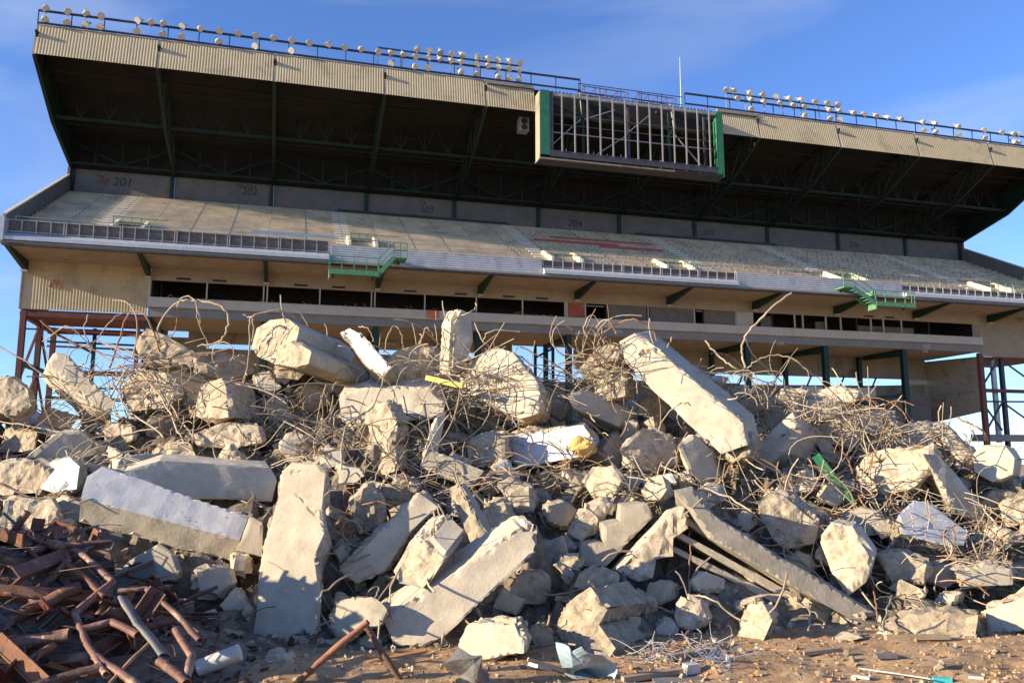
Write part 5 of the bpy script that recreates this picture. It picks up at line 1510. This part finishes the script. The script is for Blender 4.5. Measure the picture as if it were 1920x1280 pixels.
# ================================================================== OTHER WRECKAGE
# yellow foam on the beam end, green angle, yellow bar, orange tip
bm = bmesh.new()
cc = at(1094, 836, [q for q in OUTL if q[0] == 952][0][5] - .3)
for i in range(22):
    d = Vector((rr.gauss(0, 1), rr.gauss(0, 1), rr.gauss(0, 1))).normalized()
    bm.verts.new(cc + Vector((d.x * .2, d.y * .14, d.z * .17)) * rr.uniform(.7, 1.1))
bmesh.ops.convex_hull(bm, input=bm.verts[:])
for v in [v for v in bm.verts if not v.link_faces]: bm.verts.remove(v)
roughen(bm, .05, [.09], 77, .05, 3)
tag(put(bm, 'foam_lump', ['foam']), 'torn yellow foam insulation stuck to the right end of the white-faced beam', 'foam')
def angle_bar(p, q, w, t, m_, name, label, cat):
    p, q = Vector(p), Vector(q)
    d = (q - p).normalized()
    s = d.cross(Vector((0, -1, .3))).normalized()
    n = s.cross(d).normalized()
    mb = MB()
    for (a, b) in ((s, n), (n, s)):
        vs = []
        for e in (p, q):
            vs += [e, e + a * w, e + a * w + b * t, e + b * t]
        k = len(mb.v)
        mb.add(vs, [(0, 1, 2, 3), (7, 6, 5, 4), (0, 4, 5, 1), (1, 5, 6, 2), (2, 6, 7, 3), (3, 7, 4, 0)])
        p = p + d * .002; q = q - d * .002
    return thing_mesh(mb, name, m_, label, cat, smooth=False)
d_ = hit(1570, 895, .75)
angle_bar(at(1532, 852, d_ + .1), at(1602, 944, d_ - .1), .085, .015, 'panel_green', 'steel_angle', 'green painted steel angle stuck diagonally into the right slope of the heap', 'steel angle')
mb = MB().bar(at(800, 708, 11.7), at(868, 724, 11.55), .09, .07)
thing_mesh(mb, 'yellow_bar', 'yellow_paint', 'flat yellow bar poking out below the upright column stub', 'bar', smooth=False)
# foreground: bent brown pipes
PIPES = [([(545, 1290), (690, 1165)], .055, 'straight brown pipe rising from the bottom edge to the bent joint'), ([(684, 1168), (716, 1222), (752, 1275)], .05, 'brown pipe leaning right beside the straight one on the dirt'), ([(600, 1258), (690, 1240), (800, 1218)], .03, 'thin rust-orange rod lying on the dirt below the pale five-sided block'),
         ([(-20, 1180), (60, 1140), (150, 1100)], .095, 'thick grey-brown pipe running in from the left edge'), ([(-20, 1060), (40, 1045), (90, 1020), (130, 1025)], .08, 'brown pipe crossing the top left of the scrap'), ([(45, 1125), (100, 1080), (130, 1050)], .05, 'short rust-lit pipe above the thick grey-brown pipe'),
         ([(80, 1005), (105, 978), (155, 998), (145, 1020)], .04, 'hooked flat strip at the top of the brown scrap'), ([(140, 1030), (180, 1060), (212, 1090), (140, 1150), (165, 1210), (200, 1265)], .05, 'zigzag bent brown pipe in the middle of the scrap'),
         ([(222, 1108), (275, 1103), (330, 1150), (375, 1200)], .045, 'brown pipe sloping down to the right at the edge of the scrap'), ([(205, 1280), (290, 1195)], .022, 'thin straight rust rod crossing the lower scrap'), ([(-20, 1100), (40, 1110), (80, 1135)], .07, 'pink-brown pipe stub at the left edge'),
         ([(-20, 1220), (60, 1200), (130, 1190)], .1, 'broad dark red channel across the left scrap'), ([(120, 1050), (170, 1090), (200, 1120)], .07, 'dull brown flattened pipe behind the zigzag one'), ([(230, 1120), (260, 1170), (310, 1230)], .075, 'blue-grey dented pipe right of the zigzag pipe'),
         ([(300, 1240), (350, 1280)], .065, 'open-ended red-brown pipe near the bottom edge'), ([(-20, 1260), (60, 1235), (100, 1210)], .06, 'dark brown pipe at the lower left corner'), ([(60, 1290), (120, 1270), (190, 1250)], .08, 'deep red bent plate at the bottom left'),
         ([(150, 1180), (210, 1165), (260, 1190)], .06, 'dark red strip under the zigzag pipe'), ([(20, 1020), (60, 1000)], .05, 'small dark red tube end at the top left of the scrap'), ([(180, 1230), (240, 1270), (270, 1300)], .06, 'maroon pipe running off the bottom edge'), ([(330, 1180), (360, 1230), (350, 1270)], .05, 'short maroon pipe near the white tube')]
def scrap_D(x, y):
    # the scrap heap lies in front of the rubble
    t = (1290 - y) / 300.0
    return 5.6 + max(0, t) * 1.7
for k, (pts, r, lab) in enumerate(PIPES):
    fore = pts[0][0] > 500
    P = []
    for (x, y) in pts:
        if fore:
            D = {0: 6.4, 1: 6.5, 2: 7.0}[k]
        else:
            D = scrap_D(x, y)
        P.append(at(x, y, D))
    if len(P) == 2:
        P = [P[0], P[0].lerp(P[1], .5) + Vector((0, 0, .01)), P[1]]
    # short bends keep the kinks of crushed tube
    Q = []
    for i, p in enumerate(P):
        if 0 < i < len(P) - 1:
            Q += [p.lerp(P[i - 1], .06), p, p.lerp(P[i + 1], .06)]
        else:
            Q.append(p)
    rad = r * .66
    Q2 = []
    rj = random.Random(k * 3 + 1)
    for i in range(len(Q) - 1):
        Q2.append(Q[i])
        if (Q[i + 1] - Q[i]).length > .12:
            for t in (.33, .67):
                Q2.append(Q[i].lerp(Q[i + 1], t) + Vector((rj.gauss(0, 1), rj.gauss(0, 1), rj.gauss(0, 1))) * rad * .08)
    Q2.append(Q[-1])
    Q = Q2
    mb = MB().tube(Q, [rad * rj.uniform(.86, 1.06) for i in range(len(Q))], 8, flat=.45 if 'blue-grey' in lab or 'flattened' in lab else .75, hollow=True)
    m_ = 'crumpled_metal' if 'blue-grey' in lab else ('rusty_rebar' if 'rust' in lab and r < .035 else ('brown_pipe' if k % 3 else 'rusted_steel'))
    thing_mesh(mb, 'bent_pipe', m_, lab, 'pipe', 'brown scrap pipes')
# the scrap heap goes on to the left, beyond the picture's edge
def scrap_h(x, y):
    h = 1.75 * math.exp(-((x + 7.1) / 1.75) ** 2 - ((y - 6.3) / 1.9) ** 2)
    h += .9 * math.exp(-((x + 4.3) / 1.45) ** 2 - ((y - 7.1) / 1.05) ** 2)
    return h + .07 * noise.noise(Vector((x * 3, y * 3, 7))) - .07
mb = MB()
ng = 44
vs = []
for j in range(ng + 1):
    for i in range(ng + 1):
        x = -10.6 + 8.6 * i / ng; y = 3.4 + 5.4 * j / ng
        vs.append((x, y, scrap_h(x, y)))
mb.add(vs, [(j * (ng + 1) + i, j * (ng + 1) + i + 1, (j + 1) * (ng + 1) + i + 1, (j + 1) * (ng + 1) + i) for j in range(ng) for i in range(ng)])
tag(mb.build('scrap_mound', 'heap_core'), kind='structure')
rs = random.Random(44)
made = 0
SC = [(60, 1140, 'thick grey-brown pipe'), (60, 1045, 'pipe crossing the top of the scrap'), (118, 985, 'hooked flat strip'), (180, 1150, 'zigzag bent pipe'), (300, 1150, 'pipe sloping down to the right'), (250, 1235, 'thin straight rust rod'),
      (270, 1175, 'blue-grey dented pipe'), (325, 1260, 'open-ended red-brown pipe'), (60, 1205, 'broad dark red channel'), (130, 1270, 'deep red bent plate'), (410, 1235, 'short dented white tube'), (30, 1110, 'pink-brown pipe stub')]
while made < 180:
    x, y = (rs.uniform(-4.7, -2.8), rs.uniform(5.2, 7.9)) if made < 172 else (rs.uniform(-9.0, -5.2), rs.uniform(4.6, 8.2))
    h = scrap_h(x, y)
    if h < .05: continue
    d = Vector((rs.gauss(0, 1), rs.gauss(0, .8), rs.gauss(0, .5))).normalized()
    ln = rs.uniform(.25, 1.0)
    c = Vector((x, y, h + rs.uniform(.0, .16)))
    kink = Vector((rs.gauss(0, .12), rs.gauss(0, .1), rs.gauss(0, .1)))
    mb = MB()
    kind = made % 4
    if kind < 2:
        q0 = c - d * ln / 2
        pp = [q0]
        for j in range(rs.randint(1, 3)):
            pp.append(pp[-1] + d * ln / 2.2)
            d = (d + Vector((rs.gauss(0, 1.0), rs.gauss(0, .7), rs.gauss(0, .5)))).normalized()
            ln *= rs.uniform(.5, .9)
        pp.append(pp[-1] + d * ln / 2.2)
        for q in pp: q.z = max(q.z, scrap_h(q.x, q.y) + .01)
        mb.tube(pp, rs.choice([.008, .012, .018, .026, .034]), 7, flat=rs.choice([.4, .7, 1]), hollow=True)
        nm, word = 'bent_pipe', rs.choice(['short thin kinked pipe', 'flattened piece of pipe', 'twisted brown tube', 'bent rusty conduit'])
    elif kind == 2:
        mb.bar(c - d * ln / 2, c + d * ln / 2, rs.uniform(.03, .1), rs.uniform(.008, .02), up=(rs.gauss(0, 1), rs.gauss(0, 1), 1))
        nm, word = 'steel_strip', rs.choice(['flat steel strip', 'narrow steel plate', 'rusty flat bar'])
    else:
        u_ = Vector((rs.gauss(0, 1), rs.gauss(0, 1), 1)).normalized()
        s_ = d.cross(u_).normalized() * .04
        mb.bar(c - d * ln / 2, c + d * ln / 2, .1, .012, up=u_)
        t_ = s_.cross(d).normalized() * .055
        mb.bar(c - d * ln / 2 + s_ + t_, c + d * ln / 2 + s_ + t_, .012, .09, up=u_)
        nm, word = 'steel_angle', rs.choice(['bent steel angle', 'L-shaped steel offcut', 'steel angle piece'])
    thing_mesh(mb, nm, rs.choice(['brown_pipe', 'rusted_steel', 'red_steel', 'dark_panel', 'brown_pipe', 'rusted_steel', 'rusty_rebar', 'red_steel', 'crumpled_metal']), unique('%s {}' % word, *pix(c), SC), 'steel scrap', 'steel scrap among the pipes', smooth=kind < 2)
    made += 1
mb = MB()
rs = random.Random(45)
for i in range(110):
    x, y = rs.uniform(-5.0, -2.3), rs.uniform(5.4, 7.9)
    h = scrap_h(x, y)
    if h < .0: continue
    S = strand(rs, Vector((x, y, h + rs.uniform(.02, .2))), None, rs.uniform(.2, .7))
    for p in S: p.z = max(p.z, scrap_h(p.x, p.y) + .01)
    mb.tube(S, rs.uniform(.003, .008), 4, cap=False)
for i in range(700):
    x, y = rs.uniform(-5.0, -1.9), rs.uniform(5.2, 8.0)
    h = max(scrap_h(x, y), ground_h(x, y))
    pebble(mb, Vector((x, y, h + .01)), rs.choice([.015, .02, .03, .045, .06]), rs)
o = mb.build('scrap_litter', 'brown_pipe')
tag(o, 'rusty wire and crumbs of steel matted into the brown scrap at lower left', 'scrap', kind='stuff')
# white tube, crumpled sheets and small litter on the dirt
def ground_at(x, y, dz=0.0):
    r = ray(x, y)
    t = (-EYE + dz) / r.z
    return Vector((0, 0, EYE)) + r * t
a, b = at(372, 1252, 6.45), at(450, 1222, 6.5)
mb = MB().tube([a, a.lerp(b, .5), b], [.075, .08, .078], 12, flat=.8)
thing_mesh(mb, 'white_tube', 'white_plastic', 'short dented white tube on the dirt right of the brown scrap', 'tube')
def sheet(pts, depth_var, m_, name, label, seed, D):
    r = random.Random(seed)
    bm = bmesh.new()
    P = [at(x, y, D + dv) for (x, y, dv) in pts]
    vsb = [bm.verts.new(p) for p in P]
    bm.faces.new(vsb)
    bmesh.ops.triangulate(bm, faces=bm.faces[:])
    for _ in range(4):
        bmesh.ops.subdivide_edges(bm, edges=[e for e in bm.edges if e.calc_length() > .06], cuts=1)
        bmesh.ops.triangulate(bm, faces=[f for f in bm.faces if len(f.verts) > 3])
    for v in bm.verts:
        p = v.co * 1.0
        v.co += Vector((noise.noise(p * 5 + Vector((seed, 0, 0))), noise.noise(p * 4 + Vector((0, seed, 0))) * 1.6, noise.noise(p * 5 + Vector((0, 0, seed))))) * depth_var
    bmesh.ops.solidify(bm, geom=bm.faces[:], thickness=.006)
    o = put(bm, name, [m_])
    return tag(o, label, 'sheet metal', 'crumpled sheets on the dirt')
sheet([(1040, 1208, 0), (1062, 1222, -.12), (1100, 1212, -.3), (1135, 1238, -.1), (1150, 1275, 0), (1090, 1290, -.25), (1060, 1268, .05)], .1, 'blue_sheet', 'crumpled_sheet', 'crumpled blue-grey sheet standing on the dirt in front of the brightest boulder', 3, 6.6)
sheet([(838, 1240, 0), (860, 1218, .1), (900, 1232, -.1), (918, 1262, .05), (915, 1300, 0), (868, 1300, -.1), (850, 1256, .1)], .08, 'crumpled_metal', 'crumpled_sheet', 'crumpled silver sheet on the dirt below the smooth diagonal beam', 8, 6.35)
# wire tangles
for k, (cx, cy, sx, sy, n, m_, lab) in enumerate(((1225, 1222, 38, 14, 46, 'wire_white', 'nest of white and grey wire on the dirt right of the brightest boulder'), (1310, 1212, 42, 16, 46, 'wire_white', 'loose white wire nest beside the tall pale lump'), (1335, 1232, 32, 10, 24, 'wire_blue', 'bluish wire nest at the foot of the tall pale lump'), (1290, 1205, 40, 14, 24, 'rusty_rebar', 'rust coloured wire nest between the white wire nests'))):
    r = random.Random(70 + k)
    mb = MB()
    for i in range(n):
        c = ground_at(cx + r.gauss(0, .6) * sx, cy + r.gauss(0, .6) * sy, .02 + r.random() * .07)
        S = strand(r, c, None, r.uniform(.1, .3))
        for p in S: p.z = max(.015, min(.2, p.z))
        mb.tube(S, r.uniform(.002, .0045), 4, cap=False)
    zs = min(v[2] for v in mb.v)
    c = Vector((sum(v[0] for v in mb.v) / len(mb.v), sum(v[1] for v in mb.v) / len(mb.v), zs))
    tag(mb.build('wire_nest', m_, None, True, loc=c), lab, 'wire', 'wire nests on the dirt', 'stuff')
# boards and small pieces lying on the dirt
def litter(x, y, w, d, h, rot, m_, name, label, cat, tilt=0.0, group='litter on the dirt'):
    p = ground_at(x, y)
    r2 = random.Random(int(x * 7 + y))
    mb = MB()
    q = [(-w / 2, -d / 2), (w / 2, -d / 2 * r2.uniform(.7, 1)), (w / 2 * r2.uniform(.8, 1), d / 2), (-w / 2 * r2.uniform(.8, 1), d / 2 * r2.uniform(.8, 1))]
    mb.prism(q, 2, 0, h)
    o = mb.build(name, m_)
    o.location = (p.x, p.y, ground_h(p.x, p.y) + .004 + abs(math.sin(tilt)) * w / 2)
    o.rotation_euler = (0, tilt, rot)
    return tag(o, label, cat, group)
litter(1235, 1262, .7, .07, .04, R(28), 'wood', 'board', 'grey-brown board lying on the dirt below the wire nests', 'board')
litter(1290, 1235, .55, .06, .04, R(35), 'wood', 'board', 'splintered board right under the white wire nests', 'board')
litter(1270, 1270, .4, .16, .02, R(10), 'crumpled_metal', 'metal_plate', 'small grey plate lying below the boards on the dirt', 'metal plate')
litter(1296, 1256, .12, .1, .07, R(20), 'white_plastic', 'white_cube', 'small white cube of foam board beside the boards', 'foam piece')
litter(1010, 1252, .16, .14, .03, R(40), 'white_plastic', 'white_scrap', 'white flat scrap left of the crumpled blue-grey sheet', 'plastic scrap', .3)
litter(1765, 1272, .13, .07, .03, R(-5), 'teal_plastic', 'teal_scrap', 'teal plastic piece on the dirt near the bottom right edge', 'plastic scrap')
litter(1830, 1274, .1, .04, .02, R(-20), 'white_plastic', 'white_scrap', 'white sliver right of the teal piece on the dirt', 'plastic scrap')
litter(1615, 1268, .12, .04, .02, R(-35), 'white_plastic', 'white_scrap', 'white sliver left of the teal piece on the dirt', 'plastic scrap')
litter(1660, 1236, .18, .09, .03, R(5), 'crumpled_metal', 'metal_plate', 'dark grey plate lying on the dirt at right', 'metal plate')
litter(1540, 1226, .4, .05, .03, R(22), 'wood', 'stick', 'thin stick lying on the dirt right of the tall pale lump', 'stick')
litter(1720, 1202, .6, .06, .04, R(4), 'wood', 'stick', 'pale lath along the foot of the heap at right', 'stick')
litter(1030, 1275, .5, .05, .03, R(40), 'wood', 'stick', 'splintered lath pointing at the crumpled blue-grey sheet', 'stick', .35)
p = [ground_at(x, y, .02) for x, y in ((1610, 1252), (1680, 1262), (1745, 1272))]
thing_mesh(MB().tube(smooth_path(p, 4), .006, 5), 'white_rope', 'white_plastic', 'thin white cord on the dirt leading to the teal piece', 'cord')
# grit on the dirt, past counting
rs = random.Random(12)
mb = MB(); mb2 = MB()
for i in range(5200):
    y = 5.6 + 3.6 * rs.random() ** 1.3
    x = rs.uniform(-.62, .66) * y
    pebble(mb if rs.random() < .7 else mb2, Vector((x, y, ground_h(x, y) + .004)), rs.choice([.006, .008, .01, .014, .02, .03]), rs)
tag(mb.build('dirt_clods', 'dirt'), 'loose clods of brown dirt on the ground', 'dirt', kind='stuff')
tag(mb2.build('concrete_grit', BC), 'pale concrete grit scattered over the dirt', 'grit', kind='stuff')
rs = random.Random(13)
for k in range(26):
    x, y = rs.uniform(1180, 1900), rs.uniform(1196, 1268)
    p = ground_at(x, y)
    s = rs.uniform(.04, .11)
    o = bpy.data.objects.new('ground_stone', protos[k % 12])
    col.objects.link(o)
    o.location = (p.x, p.y, ground_h(p.x, p.y) + s * .25)
    o.scale = (s, s, s)
    o.rotation_euler = (rs.random() * 6, rs.random() * 6, rs.random() * 6)
    tag(o, unique('%s stone on the dirt {}' % ('flat' if k % 3 == 0 else 'round' if k % 3 == 1 else 'angular'), x, y), 'stone', 'stones on the dirt')
# red tank seen behind the right slope
p = ORG + U * 72.5 + V * 4
tz = on_v(1758, 795, 4)[1]; tu = on_v(1758, 795, 4)[0]
mb = MB().tube([(tu, 4, 0), (tu, 4, tz - .5), (tu, 4, tz - .15), (tu, 4, tz)], [.5, .5, .42, .15], 14)
one(mb, 'red_tank', 'tank_red', tu, 4, 0, 'red tank showing behind the right slope under the grandstand', 'tank', smooth=True)
